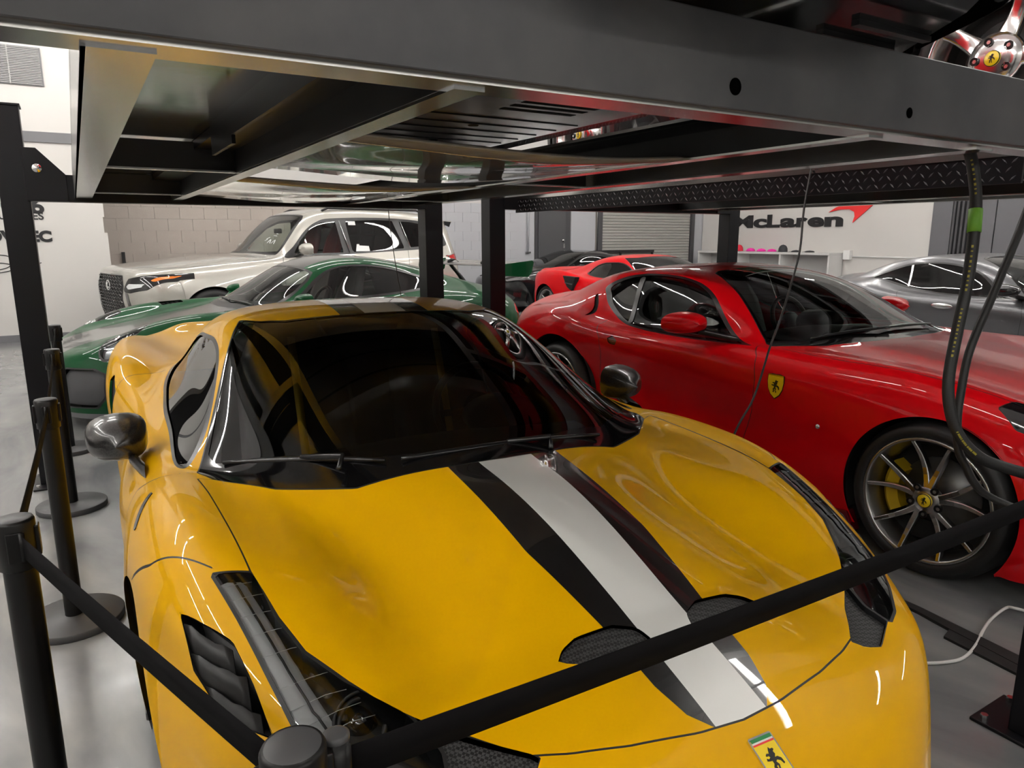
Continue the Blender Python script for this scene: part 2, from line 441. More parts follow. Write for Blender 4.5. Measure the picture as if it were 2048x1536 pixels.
for i in range(28):
    o = link('shutter_slat', sm_, None, rs); o.location = (0, 0, .45 + i * .07)
MB().box(0, 2.90, .0, .012, 0, 3.2).build('backing', 'band_grey', rs)
for x0, x1 in ((-.16, -.03), (2.93, 3.04)): MB().box(x0, x1, -.07, .0, 0, 3.2).build('guide_rail', 'dark_grey', rs, bevel=.004)
MB().tube([(-.18, -.03, 3.0), (-.18, -.05, 2.0), (-.17, -.04, 1.0)], .01, 6).build('pull_chain', 'steel', rs)
bx = turn(thing('barrier_rail', 'dark horizontal rail standing before the roller shutter', 'rail', UV(9.6, V1 - .10, 0)))
MB().box(0, 2.2, -.02, .02, 1.10, 1.16).build('top_rail', 'black', bx)
for x0 in (.02, 1.1, 2.14): MB().box(x0, x0 + .04, -.02, .02, 0, 1.10).build('upright', 'black', bx)
# L-shaped bracket on the tan blocks
br = turn(thing('wall_bracket', 'black L-shaped bracket fixed to the tan block wall', 'bracket', UV(-.17, V1 - .04, 1.02)))
MB().prism([(0, 0), (.28, .02), (.28, .05), (.05, .04), (.05, .22), (0, .22)], -.02, .02, 'y').build('bracket_arm', 'black', br)
MB().box(0, .05, .02, .04, .0, .22).build('fixing_plate', 'black', br)

# ---- right wall: white panel with the letters, dark folding doors, cabinet with caps
FACE_RIGHT = Matrix.Rotation(-PI / 2, 4, 'Z') @ Matrix.Rotation(PI / 2, 4, 'X')     # reads from -u
ws = turn(thing('wall_sign', 'black dimensional logo letters with a red swoosh on white', 'sign', UV(U1 - .03, 0, 0)))
MB().box(.0, .028, 7.50, 13.56, .10, 2.9).build('backing_panel', 'panel_white', ws)
xs = 12.52
LW = [('M', .64), ('c', .40), ('L', .37), ('a', .44), ('r', .29), ('e', .42), ('n', .46)]
for ch, w in LW:
    text_on('letter', ch, .40, 'letter_black', ws, Matrix.Translation((-.013, xs, 1.705)) @ FACE_RIGHT, ext=.012, bold=.016, width=w * .985)
    xs -= w + .012
sw = MB().prism([(9.80, 2.00), (9.62, 2.10), (9.42, 2.155), (8.70, 2.18), (8.90, 2.01), (9.20, 1.765), (9.16, 1.90), (9.18, 1.99), (9.30, 2.05), (9.52, 2.05)], -.03, 0, 'x')
sw.build('swoosh', 'swoosh_red', ws)
fd = turn(thing('folding_door', 'dark grey folding partition doors beside the white sign panel', 'partition', UV(U1 - .03, 0, 0)))
for i, (a0, a1) in enumerate(((7.12, 7.49), (6.36, 6.80), (4.7, 6.34), (3.0, 4.68))):
    MB().box(-.06, 0, a0, a1, .02, 3.2).build('door_panel', mat('partition_grey', (.13, .13, .14), .42), fd, bevel=.004)
for a0 in (6.82, 6.90, 6.98, 7.05): MB().box(-.09, 0, a0, a0 + .04, .02, 3.2).build('mullion', 'dark_grey', fd, bevel=.003)
cb = turn(thing('display_cabinet', 'low white open cabinet standing under the sign', 'cabinet', UV(U1 - .045, 0, 0)))
MB().box(-.5, 0, 9.35, 13.2, 1.075, 1.125).build('top_board', 'cabinet_white', cb, bevel=.004)
MB().box(-.03, 0, 9.35, 13.2, .02, 1.075).build('back_board', mat('cab_inner', (.46, .455, .45), .5), cb)
for a0 in (9.35, 10.62, 11.9, 13.16): MB().box(-.48, -.03, a0, a0 + .04, 0, 1.075).build('divider', 'cabinet_white', cb)
for z in (.04, .55): MB().box(-.47, -.03, 9.39, 13.16, z, z + .03).build('shelf', 'cabinet_white', cb)
def cap_thing(v, col, label, crushed=1.0, rz=0.0):
    t = thing('baseball_cap', label, 'cap', UV(U1 - .3, v, 1.1272), A + rz, 'caps on the white cabinet')
    m = mat('cap_' + label.split()[0], col, .75)
    prof = [(.0, .125 * crushed), (.04, .12 * crushed), (.075, .10 * crushed), (.098, .06 * crushed), (.103, .02), (.102, .001)]
    MB().lathe(prof, 20).build('crown', m, t)
    br_ = MB(); rows = []
    for r_, z_ in ((.1, .016), (.135, .020), (.17, .014)):
        rows.append([(r_ * math.sin(a) * (1 if r_ < .12 else .8), -r_ * math.cos(a) * (1 if r_ < .12 else 1.12), z_ - .008 * abs(math.sin(a))) for a in np.linspace(-1.1, 1.1, 13)])
    br_.grid(rows); br_.build('brim', m, t, solid=.004)
    MB().lathe([(0, .006), (.009, .003), (.01, 0)], 10, M=Matrix.Translation((0, 0, .124 * crushed))).build('button', m, t)
cap_thing(12.05, (.65, .02, .05), 'red domed cap on the white cabinet', 1.25, -PI / 2)
cap_thing(11.68, (.85, .03, .38), 'pink flattened cap next to the red cap', .62, -PI / 2)
cap_thing(11.36, (.85, .03, .38), 'pink crumpled cap in the middle of the pink row', .55, -PI / 2)
cap_thing(11.05, (.85, .03, .38), 'pink cap beside the charcoal cap', .5, -PI / 2)
cap_thing(10.74, (.035, .035, .04), 'charcoal domed cap beside the pink caps', 1.3, -PI / 2)
cap_thing(10.38, (.03, .03, .035), 'black flattened cap to one side of the charcoal cap', .35, -PI / 2)
cap_thing(10.02, (.03, .03, .035), 'black flat cap at the end of the cabinet', .3, -PI / 2)
cap_thing(12.42, (.03, .03, .035), 'black low cap next to the red cap behind the post', .45, -PI / 2)
jb = turn(thing('junction_box', 'white junction box with a conduit on the side wall', 'junction box', UV(U1 - .09, 9.30, 1.02)))
MB().box(-.05, .05, -.16, .0, -.04, .16).build('box', 'white_plastic', jb, bevel=.008)
MB().box(-.055, -.05, -.06, -.10, .02, .10).build('cover', 'white_plastic', jb)
MB().tube([(.02, -.16, .03), (.02, -1.7, .03)], .014, 8).build('conduit', 'white_plastic', jb)

# ------------------------------------------------------------------ ceiling tube lights
def ceil_light(u, v, ln, along):
    t = thing('tube_light', 'long white LED tube light hung below the ceiling', 'light', UV(u, v, ZC - .62), A + (0 if along == 'u' else PI / 2), 'LED tube lights')
    MB().box(-ln / 2, ln / 2, -.05, .05, .03, .07).build('housing', 'white_plastic', t)
    MB().lathe([(.001, -ln / 2 + .02), (.022, -ln / 2 + .02), (.022, ln / 2 - .02), (.001, ln / 2 - .02)], 6, 'x').build('tube', 'led', t)
    for s in (-1, 1): MB().tube([(s * ln * .4, 0, .07), (s * ln * .4, 0, .62)], .004, 4).build('hanger', 'steel', t)
for u in (-3.6, -5.6):
    for v in (-2.4, .2, 2.8, 5.4): ceil_light(u, v, 2.4, 'v')
for u in (-3.4, -.4, 2.6, 5.6): ceil_light(u, -7.2, 2.4, 'u')
for v in (7.4, 10.0):
    for u in (-3.4, -.6, 2.2, 5.0, 7.8, 10.6): ceil_light(u, v, 2.4, 'u')
for u in (6.2, 9.4):
    for v in (-.6, 2.0, 4.6): ceil_light(u, v, 2.4, 'v')
for u in (.2, 3.3):
    for v in (.6, 3.4): ceil_light(u, v, 2.4, 'v')

# ------------------------------------------------------------------ four-post lifts
def lift(name, label, uc, up0, up1, zb, r1, r2, v0, v1, near_post):
    """zb: underside of the runways; r1, r2: (outer, inner) u of the two runways"""
    t = turn(thing(name, label, 'car lift'))
    # posts
    for pu, pv, show in ((up0 - .005, v0 - .29, near_post), (up1 + .005, v0 - .29, near_post), (up0, v1, 1), (up1, v1, 1)):
        if not show: continue
        s = 1 if pu < uc else -1
        mb = MB().prism([(pu - .07, pv - .07), (pu + .07, pv - .07), (pu + .07, pv + .07), (pu + .025, pv + .07), (pu + .025, pv + .05), (pu + .055, pv + .05), (pu + .055, pv - .055), (pu - .055, pv - .055), (pu - .055, pv + .05), (pu - .025, pv + .05), (pu - .025, pv + .07), (pu - .07, pv + .07)], .012, 2.18)
        p = mb.build('post', 'powder_black', t, bevel=.004)
        MB().box(pu - .105, pu + .105, pv - .16, pv + .16, 0, .012).build('base_plate', 'powder_black', p, bevel=.004)
        MB().box(pu - .078, pu + .078, pv - .078, pv + .078, 2.18, 2.19).build('post_cap', 'powder_black', p)
        for du, dv in ((-.08, -.13), (.08, -.13), (-.08, .13), (.08, .13)):
            MB().lathe([(0, .028), (.011, .028), (.011, .012)], 6, M=Matrix.Translation((pu + du, pv + dv, 0)), smooth=False).build('anchor_bolt', 'steel', p)
    # rear cross beam with a gusset bracket at each post
    ct = MB().prism([(v1 - .07, zb - .02), (v1 + .05, zb - .02), (v1 + .05, zb + .13), (v1 + .04, zb + .13), (v1 + .04, zb - .01), (v1 - .06, zb - .01), (v1 - .06, zb + .13), (v1 - .07, zb + .13)], up0 + .07, up1 - .07, 'x')
    cbm = ct.build('cross_beam', 'powder_black', t, bevel=.002)
    for pu, s in ((up0 + .055, 1), (up1 - .055, -1)):
        mb = MB().prism([(pu, zb - .02), (pu + s * .20, zb - .02), (pu + s * .20, zb + .13), (pu + s * .07, zb + .27), (pu, zb + .27)], v1 - .085, v1 - .07, 'y')
        g = mb.build('gusset', 'powder_black', cbm, bevel=.002)
        MB().lathe([(0, -.012), (.022, -.01), (.026, 0)], 20, 'y', Matrix.Translation((pu + s * .065, v1 - .085, zb + .16))).build('bolt_cap', 'chrome', cbm)
    # runways
    for (a, b) in (r1, r2):
        s = 1 if b > a else -1
        rw = MB().box(min(a, b), max(a, b), v0, v1 - .02, zb + .115, zb + .125).build('runway_deck', 'galv_deck', t)
        MB().box(min(a, a + s * .085), max(a, a + s * .085), v0, v1 - .02, zb, zb + .006).build('outer_flange', 'galv', rw)
        MB().box(min(a, a + s * .006), max(a, a + s * .006), v0, v1 - .02, zb, zb + .145).build('outer_web', 'galv', rw)
        MB().box(min(b, b - s * .055), max(b, b - s * .055), v0, v1 - .02, zb, zb + .006).build('inner_flange', 'galv', rw)
        MB().prism([(v0, zb + .006), (v1 - .02, zb + .006), (v1 - .02, zb + .12), (v0, zb + .12)], b - s * .056, b - s * .05, 'x').build('inner_web', 'black', rw)
        MB().prism([(v0, zb + .045), (v0 + 1.05, zb + .045), (v0 + 1.05, zb + .022), (v0 + 1.38, zb + .022), (v0 + 1.38, zb + .115), (v0, zb + .115)], b - s * .20, b - s * .19, 'x').build('stiffener', 'powder_black', rw)
        MB().box(min(b - s * .19, b - s * .05), max(b - s * .19, b - s * .05), v0, v1 - .05, zb + .085, zb + .113).build('cable_channel', 'powder_black', rw)
        for vv in (v0 + 1.78, v0 + 3.38):
            MB().box(min(a + s * .03, b - s * .05), max(a + s * .03, b - s * .05), vv, vv + .04, zb + .0065, zb + .012).build('tie_strip', 'galv', rw)
            MB().box(min(a + s * .03, b - s * .05), max(a + s * .03, b - s * .05), vv + .034, vv + .04, zb + .012, zb + .11).build('tie_web', 'black', rw)
    return t
ZL = 1.69
liftA = lift('car_lift', 'black four-post car lift standing over the yellow car', .2, -1.10, 1.465, ZL, (-.813, -.25), (1.345, .78), .60, 4.55, True)
# front cross beam of that lift: painted box face, polished underside
fb = MB().prism([(.55, 1.70), (.55, 1.868), (.56, 1.868), (.56, 1.71), (.64, 1.71), (.64, 1.70)], -1.25, 1.66, 'x').build('front_cross_beam', 'beam_grey', liftA, bevel=.003)
MB().box(-1.25, 1.66, .565, .645, 1.694, 1.70).build('beam_flange', 'galv', fb)
mat('hole_black', (.002, .002, .002), 1.0, spec=0)
for u, r_ in ((.27, .016), (.85, .012)):
    MB().lathe([(0, .5490), (r_, .5490), (r_, .5496)], 20, 'y', Matrix.Translation((u, 0, 1.742))).build('drilled_hole', 'hole_black', fb)
MB().box(-1.25, 1.66, .63, .64, 1.71, 1.86).build('inner_plate', 'powder_black', fb)
liftB = lift('car_lift', 'black four-post car lift standing over the red coupe', 3.35, 2.01, 4.665, 1.70, (2.20, 2.74), (4.42, 3.88), .95, 4.55, False)
# tread plate edge along the runway of the second lift
tp = MB().box(2.188, 2.201, .9, 4.5, 1.655, 1.758).build('tread_plate', 'powder_black', liftB)
dm = MB()
vs = []; fs = []
prof = [(-.5, 0), (-.3, .8), (0, 1), (.3, .8), (.5, 0)]
def dia(vc, zc, ang):
    n = len(dm.v); L_, W_, H_ = .030, .007, .0032
    pts = [(-.5, 0), (0, -.5), (.5, 0), (0, .5)]
    c, s = math.cos(ang), math.sin(ang)
    base = [(vc + L_ * p * c - W_ * q * s, zc + L_ * p * s + W_ * q * c) for p, q in pts]
    dm.v += [(2.188, v, z) for v, z in base] + [(2.188 - H_, vc - L_ * .2 * c, zc - L_ * .2 * s), (2.188 - H_, vc + L_ * .2 * c, zc + L_ * .2 * s)]
    dm.f += [(n, n + 1, n + 4), (n + 1, n + 2, n + 5), (n + 1, n + 5, n + 4), (n + 2, n + 3, n + 5), (n + 3, n, n + 4), (n + 3, n + 4, n + 5)]; dm.sm += [False] * 6
for i in range(100):
    for j in range(3):
        v = .93 + i * .036 + (j % 2) * .018; z = 1.675 + j * .032
        dia(v, z, (.75 if (i + j) % 2 else -.75) + (PI / 2 if j % 2 else 0))
dm.build('raised_treads', mat('tread_worn', (.10, .10, .11), .3), tp, kind='stuff')
MB().box(2.183, 2.20, .9, 4.5, 1.755, 1.768).build('edge_lip', 'galv', tp)

# ---- drip trays hung between the runways
def drip_tray(label, va, vb, sag, zl):
    t = turn(thing('drip_tray', label, 'drip tray'))
    G = []
    for j in range(9):
        v = va + (vb - va) * j / 8; row = []
        for i in range(25):
            f = i / 24; u = -.285 + f * 1.10
            row.append((u, v, zl - sag * math.sin(PI * f) ** 1.3 - .03 * f * (1 - f) + .006 * math.sin(5 * f + j) * math.sin(PI * f)))
        G.append(row)
    MB().grid(G).build('sheet', 'tray', t, solid=.004)
    for v in (va, vb):
        MB().tube([(p[0], v, p[2] + .004) for p in (G[0] if v == va else G[-1])], .006, 6).build('rolled_edge', 'tray', t)
drip_tray('sagging grey plastic drip tray hung between the runways, front one', 1.22, 2.12, .016, 1.6975)
drip_tray('sagging grey plastic drip tray near the rear cross beam', 2.62, 3.95, .016, 1.6975)
# ------------------------------------------------------------------ shared car pieces
mat('tire', (.008, .008, .0085), .55)
mat('tread', (.018, .018, .018), .8)
mat('arch_black', (.006, .006, .006), .85)
mat('trim_black', (.010, .010, .011), .28)
mat('frit_black', (.004, .004, .0045), .06)
mat('seal_black', (.007, .007, .007), .5)
mat('rim_grey', (.42, .415, .41), .28, metal=1.0)
mat('rim_bright', (.72, .71, .70), .18, metal=1.0)
mat('rim_dark', (.035, .035, .037), .35, metal=.6)
mat('disc_steel', (.16, .16, .16), .4, metal=.8)
mat('caliper_yellow', (.62, .42, .01), .35, coat=.6)
mat('badge_yellow', (.85, .62, .01), .3, coat=.5)
mat('badge_black', (.006, .006, .006), .35)
mat('cabin_black', (.010, .010, .011), .6)
mat('cabin_grey', (.03, .03, .032), .55)
mat('carbon', (.010, .0095, .0095), .3, coat=.6, noise=(220, 1, (.026, .025, .024), .45, .55))
glass_mat('glass_tint', (.36, .37, .36)); glass_mat('glass_clear', (.72, .78, .74)); glass_mat('glass_dark', (.05, .052, .055)); glass_mat('lens_clear', (.86, .88, .88))

HORSE = [(.08, -.62), (.2, -.50), (.06, -.40), (.13, -.22), (.03, -.05), (.16, .02), (.34, -.08), (.42, -.28), (.50, -.24), (.46, .02), (.28, .16), (.12, .16),
         (.24, .30), (.20, .44), (.32, .52), (.28, .60), (.12, .60), (.06, .70), (-.02, .58), (-.10, .40), (-.26, .44), (-.36, .36), (-.30, .30), (-.20, .32),
         (-.14, .22), (-.30, .16), (-.40, .22), (-.44, .10), (-.30, .06), (-.14, .04), (-.14, -.12), (-.26, -.24), (-.20, -.40), (-.26, -.56), (-.12, -.58), (-.08, -.40), (-.10, -.26), (.02, -.22), (-.02, -.38), (.06, -.50)]
def horse(mb, s, M, h=.0012):
    """prancing-horse silhouette, s = half height, extruded h"""
    mb.prism([(x * s, y * s) for x, y in HORSE], 0, h, 'z', M)

def tube_between(mb, a, b, r0, r1, seg=8):
    mb.tube([a, b], r0, seg, radii=[r0, r1])

def wheel(parent, side, x, y, z, r=.345, rim=.265, width=.25, style='twin', rim_m='rim_grey', caliper=None, cap='badge_yellow', detail=True, steer=0.0, spin=0.0, proto=None):
    """outer face at x (|x| = half track + half width), axle along X"""
    w = thing('wheel', None, None, (side * x, y, z), 0, parent=parent)
    w.rotation_euler = (0, 0, (0 if side > 0 else PI) + steer)
    # local: +X is outward; tyre
    e = r - rim; prof = [(rim - .004, -.02), (rim + .006, -.004), (rim + .3 * e, .004), (rim + .62 * e, .0), (r - .022, -.016), (r - .006, -.035), (r, -.06), (r, -width + .06), (r - .006, -width + .035), (r - .022, -width + .016), (rim + .5 * e, -width), (rim, -width + .02)]
    MB().lathe(prof, 56, 'x').build('tire', 'tire', w)
    if detail:
        g = MB()
        for h in (-width * .3, -width * .5, -width * .7): g.lathe([(r + .0006, h - .005), (r + .0006, h + .005)], 48, 'x')
        g.build('tread_grooves', 'arch_black', w)
    rm = MB().lathe([(rim + .004, -.012), (rim + .004, -.004), (rim - .006, -.001), (rim - .012, -.008), (rim - .016, -.03), (rim - .03, -.05), (rim - .036, -.12), (rim - .03, -width + .03), (rim, -width + .02)], 56, 'x').build('rim', rim_m, w)
    MB().lathe([(rim - .0055, -.0045), (rim + .0015, -.0025), (rim + .004, -.006)], 56, 'x').build('rim_lip', 'rim_bright', w)
    MB().lathe([(0, -.135), (.17, -.135), (.17, -.15), (0, -.15)], 36, 'x').build('brake_disc', 'disc_steel', w)
    MB().lathe([(0, -.155), (rim - .032, -.155)], 36, 'x').build('wheel_well_back', 'arch_black', w)
    sp = MB(); top = MB()
    def ribbon(mb, pts, wd, th0, M):
        # a spoke following pts (radius, depth) with widths wd; trapezoid section
        rows = []
        for (rr, dd), wv in zip(pts, wd):
            rows.append([(dd - .030 + .0, rr, -wv * .75), (dd - .004, rr, -wv), (dd, rr, -wv * .7), (dd, rr, wv * .7), (dd - .004, rr, wv), (dd - .030, rr, wv * .75)])
        rows = [[tuple(M @ Vector(p)) for p in r_] for r_ in rows]
        mb.grid(rows, smooth=False, wrap=True)
    if style == 'twin':
        for i in range(5):
            for sgn in (-1, 1):
                a = spin + i * 2 * PI / 5
                rows = []
                for t_ in np.linspace(0, 1, 8):
                    rr = .052 + t_ * (rim - .013 - .052); aa = a + sgn * (.10 + .20 * t_ ** .8) ; wv = .0135 - .0055 * t_; dd = -.022 + .016 * t_ ** 1.4 - .018 * math.sin(PI * t_)
                    c, s = math.cos(aa), math.sin(aa); tx = (-s, c)
                    rows.append([(dd - .034, rr * c - tx[0] * wv * .8, rr * s - tx[1] * wv * .8), (dd - .003, rr * c - tx[0] * wv, rr * s - tx[1] * wv), (dd, rr * c - tx[0] * wv * .72, rr * s - tx[1] * wv * .72),
                                 (dd, rr * c + tx[0] * wv * .72, rr * s + tx[1] * wv * .72), (dd - .003, rr * c + tx[0] * wv, rr * s + tx[1] * wv), (dd - .034, rr * c + tx[0] * wv * .8, rr * s + tx[1] * wv * .8)])
                s1 = MB().grid(rows, smooth=False, wrap=True); s1.build('spoke', rim_m, w)
                f1 = MB().grid([[(p[0] + .0006, p[1], p[2]) for p in r_[2:4]] for r_ in rows], smooth=False); f1.build('spoke_face', 'rim_bright', w)
        MB().lathe([(.030, -.016), (.056, -.021), (.064, -.040), (.05, -.07)], 30, 'x').build('hub', 'rim_grey', w)
        lugs = [(spin + (i + .5) * 2 * PI / 5, .062) for i in range(5)]
    else:   # broad five-spoke star
        for i in range(5):
            a = spin + i * 2 * PI / 5; rows = []
            for t_ in np.linspace(0, 1, 8):
                rr = .045 + t_ * (rim - .012 - .045); wv = .050 - .030 * t_ ** .7 + .012 * t_ ** 6; dd = -.012 - .030 * math.sin(PI * t_ * .9) + .004 * t_
                c, s = math.cos(a), math.sin(a); tx = (-s, c)
                rows.append([(dd - .035, rr * c - tx[0] * wv, rr * s - tx[1] * wv), (dd - .008, rr * c - tx[0] * wv, rr * s - tx[1] * wv), (dd, rr * c - tx[0] * wv * .6, rr * s - tx[1] * wv * .6), (dd - .004, rr * c, rr * s),
                             (dd, rr * c + tx[0] * wv * .6, rr * s + tx[1] * wv * .6), (dd - .008, rr * c + tx[0] * wv, rr * s + tx[1] * wv), (dd - .035, rr * c + tx[0] * wv, rr * s + tx[1] * wv)])
            MB().grid(rows, smooth=True, wrap=True).build('spoke', rim_m, w)
        MB().lathe([(0, -.012), (.06, -.014), (.10, -.026), (.105, -.05)], 30, 'x').build('hub', rim_m, w)
        lugs = [(spin + (i + .5) * 2 * PI / 5, .068) for i in range(5)]
    for a, rr in lugs:
        M = Matrix.Translation((0, rr * math.cos(a), rr * math.sin(a)))
        MB().lathe([(.0165, -.008), (.0165, -.016)], 14, 'x', M).build('lug_recess', 'badge_black', w)
        MB().lathe([(0, -.010), (.008, -.010), (.0105, -.016), (.0105, -.03)], 6, 'x', M, smooth=False).build('lug_nut', 'steel', w)
        MB().lathe([(.0, -.0135), (.0165, -.0135)], 14, 'x', M).build('lug_well', 'badge_black', w)
    if cap:
        cp = MB().lathe([(0, -.004), (.027, -.006), (.031, -.010), (.031, -.025)], 28, 'x').build('center_cap', cap, w)
        MB().lathe([(.0285, -.0052), (.0312, -.0085)], 28, 'x').build('cap_ring', 'badge_black', w)
        if detail:
            hm = MB(); horse(hm, .027, Matrix(((0, 0, 1, -.0045), (1, 0, 0, 0), (0, 1, 0, -.001), (0, 0, 0, 1)))); hm.build('cap_emblem', 'badge_black', w)
    if caliper:
        cm = MB(); rows = []
        for t_ in np.linspace(-.5, .5, 9):
            a = PI + t_ * 1.15 if side < 0 else t_ * 1.15
            rows.append([(dx, rr * math.cos(a), rr * math.sin(a)) for rr, dx in ((.155, -.075), (.205, -.070), (.222, -.085), (.222, -.17), (.155, -.17))])
        # caliper towards the rear of the car
        cm.grid(rows, smooth=False, wrap=True); cm.add(rows[0], [tuple(range(5))]); cm.add(rows[-1], [tuple(range(5))])
        co = cm.build('caliper', caliper, w)
    return w

def arches(sk, fy, ry, rz=.34, rf=.372, rr=.372, minx=.55):
    for cy, rad in ((fy, rf), (ry, rr)):
        sk.region('cutout', lambda V, Q, cy=cy, rad=rad: np.where(np.abs(V[:, 0]) > minx, np.hypot(V[:, 1] - cy, V[:, 2] - rz) - rad, 1.0), sel=tuple(set(sk.T)))
def arch_liner(t, cy, rad, rz, xo, xi=.55):
    for s in (-1, 1):
        mb = MB().lathe([(rad + .004, s * xo), (rad + .02, s * (xo - .04)), (rad + .02, s * xi), (0.0, s * xi)], 40, 'x', Matrix.Translation((0, cy, rz)), a0=R(-22), a1=R(202))
        mb.build('wheel_arch_liner', 'arch_black', t)
def underbody(t, pts, z=.13, z1=.22):
    MB().prism(pts, z, z1).build('underbody', 'arch_black', t)

def interior(t, yd, ys, zs, w, col='cabin_black', seat='cabin_black', stripe=None, wheel_side=1, dash_z=.80, roof=1.1, floor_z=.25, dash_w=None, seat_h=.62, yb=None):
    """dashboard at yd, seats at ys; wheel_side +1 = car's left"""
    dw = dash_w or w
    G = []
    for f in np.linspace(0, 1, 7):
        y = yd - .38 + .62 * f; z = dash_z - .05 + .05 * math.sin(PI * min(f * 1.1, 1)) - (.10 * max(0, f - .8) / .2)
        G.append([(x, y, z + .012 * math.cos(PI * x / dw)) for x in np.linspace(-dw * (.70 + .30 * f), dw * (.70 + .30 * f), 15)])
    G.append([(p[0], p[1] + .02, floor_z + .15) for p in G[-1]])
    d_ = MB().grid(G).build('dashboard', col, t)
    # instrument hood and steering wheel
    hx = wheel_side * w * .5
    MB().lathe([(.0, -.10), (.13, -.10), (.15, -.02), (.135, .08), (0, .10)], 20, 'y', Matrix.Translation((hx, yd + .12, dash_z + .0)) @ Matrix.Diagonal((1, 1, .55, 1))).build('instrument_hood', col, d_)
    sw = thing('steering_wheel', None, None, (hx, yd + .34, dash_z - .02), 0, parent=t); sw.rotation_euler = (R(-24), 0, 0)
    ring = [(.18 * math.cos(a), 0, .18 * math.sin(a) * (1 if math.sin(a) > -.6 else .93)) for a in np.linspace(0, 2 * PI, 41)]
    MB().tube(ring, .015, 8, cap=False).build('wheel_rim', 'trim_black', sw)
    hb = MB().lathe([(0, -.03), (.06, -.03), (.07, 0), (.06, .03), (0, .03)], 20, 'y')
    for a in (0, PI, -PI / 2): hb.tube([(.05 * math.cos(a), 0, .05 * math.sin(a)), (.17 * math.cos(a), 0, .17 * math.sin(a))], .014, 6)
    hb.build('wheel_hub', col, sw)
    # seats
    for s in (-1, 1):
        st = thing('seat', None, None, (s * w * .5, ys, floor_z), 0, parent=t)
        G = []
        for f in np.linspace(0, 1, 12):     # backrest from hip to head
            z = .20 + f * (seat_h + .10); y = .12 + .22 * f + .05 * f * f; hw = .235 - .03 * f - (.10 * max(0, f - .72) / .28); G.append([(hw * a, y - (.055 - .03 * f) * (abs(a) ** 3) + (0 if abs(a) < .99 else .08), z) for a in np.linspace(-1, 1, 13)])
        G.append([(p[0] * .9, p[1] + .05, p[2] + .015) for p in G[-1]]); G.append([(p[0], p[1] + .12, p[2] - .05) for p in G[-1]])
        MB().grid(G).build('backrest', seat, st, solid=.02)
        G = []
        for f in np.linspace(0, 1, 6): G.append([(.24 * a, -.35 + .48 * f, .17 - .05 * f + .05 * abs(a) ** 3) for a in np.linspace(-1, 1, 11)])
        MB().grid(G).build('cushion', seat, st, solid=.05)
        if stripe:
            q = MB()
            rows = []
            for f in np.linspace(.02, .9, 12):
                z = .20 + f * (seat_h + .10); y = .12 + .22 * f + .05 * f * f - .012
                rows.append([(x_, y - .003, z) for x_ in (-.016, .016)])
            q.grid(rows).build('seat_stripe', stripe, st, solid=.002)
    MB().box(-w, w, yd - .3, (yb or ys + .55), floor_z - .04, floor_z).build('cabin_floor', col, t)
    if yb: MB().prism([(-w, floor_z), (w, floor_z), (w * .86, roof - .14), (w * .7, roof - .05), (-w * .7, roof - .05), (-w * .86, roof - .14)], yb, yb + .03, 'y').build('bulkhead', col, t)

def mirror_pod(t, side, x, y, z, sx, sy, sz, m, arm_to, glass=True, m2=None, label=None):
    """teardrop door mirror; arm_to = attachment point on the door"""
    p = thing('door_mirror', None, None, (side * x, y, z), 0, parent=t)
    G = []
    for f in np.linspace(0, 1, 14):   # front cap to rear rim
        yy = -sy + 2 * sy * f; rr = math.sqrt(max(0, 1 - (1 - f) ** 2.4)) if f < 1 else 1.0
        row = []
        for a in np.linspace(0, 2 * PI, 25)[:-1]:
            c, s_ = math.cos(a), math.sin(a)
            ex = abs(c) ** .62 * (1 if c > 0 else -1); ez = abs(s_) ** .65 * (1 if s_ > 0 else -1)
            taper = 1 - .22 * max(0, c * side)          # slimmer towards the tip
            row.append((side * 0 + sx * rr * ex, yy + .10 * sx * (c * side) * 1.2, sz * rr * ez * taper + .0))
        G.append(row)
    MB().grid(G, wrap=True).build('mirror_shell', m, p)
    last = G[-1]; cx_ = [np.mean([q[i] for q in last]) for i in range(3)]
    MB().add(last, [tuple(range(len(last)))]).build('mirror_rim', 'trim_black', p)
    if glass: MB().add([(cx_[0] + (q[0] - cx_[0]) * .86, q[1] + .003, cx_[2] + (q[2] - cx_[2]) * .84) for q in last], [tuple(range(len(last)))]).build('mirror_glass', 'chrome', p)
    a0 = Vector((-side * sx * .35, .0, -sz * .7)); a1 = Vector(arm_to) - Vector((side * x, y, z))
    am = MB(); rows = []
    for f in np.linspace(0, 1, 5):
        c = a0.lerp(a1, f); wd = .050 + .016 * f; th = .018
        rows.append([(c.x, c.y - wd, c.z), (c.x, c.y - wd * .5, c.z + th), (c.x, c.y + wd * .5, c.z + th), (c.x, c.y + wd, c.z), (c.x, c.y + wd * .5, c.z - th), (c.x, c.y - wd * .5, c.z - th)])
    am.grid(rows, wrap=True).build('mirror_arm', m2 or m, p)
    return p

def wiper(t, a, b, up=.02, m='trim_black'):
    """blade from a to b lying on the glass, with a spine and an arm"""
    a, b = Vector(a), Vector(b)
    w = thing('wiper', None, None, (0, 0, 0), 0, parent=t)
    pts = [a.lerp(b, f) + Vector((0, 0, up * (.6 + .4 * math.sin(PI * f)))) for f in np.linspace(0, 1, 12)]
    MB().tube(pts, .007, 6, radii=[.004 + .006 * math.sin(PI * min(max(f, .05), .95)) for f in np.linspace(0, 1, 12)]).build('wiper_blade', m, w)
    return w
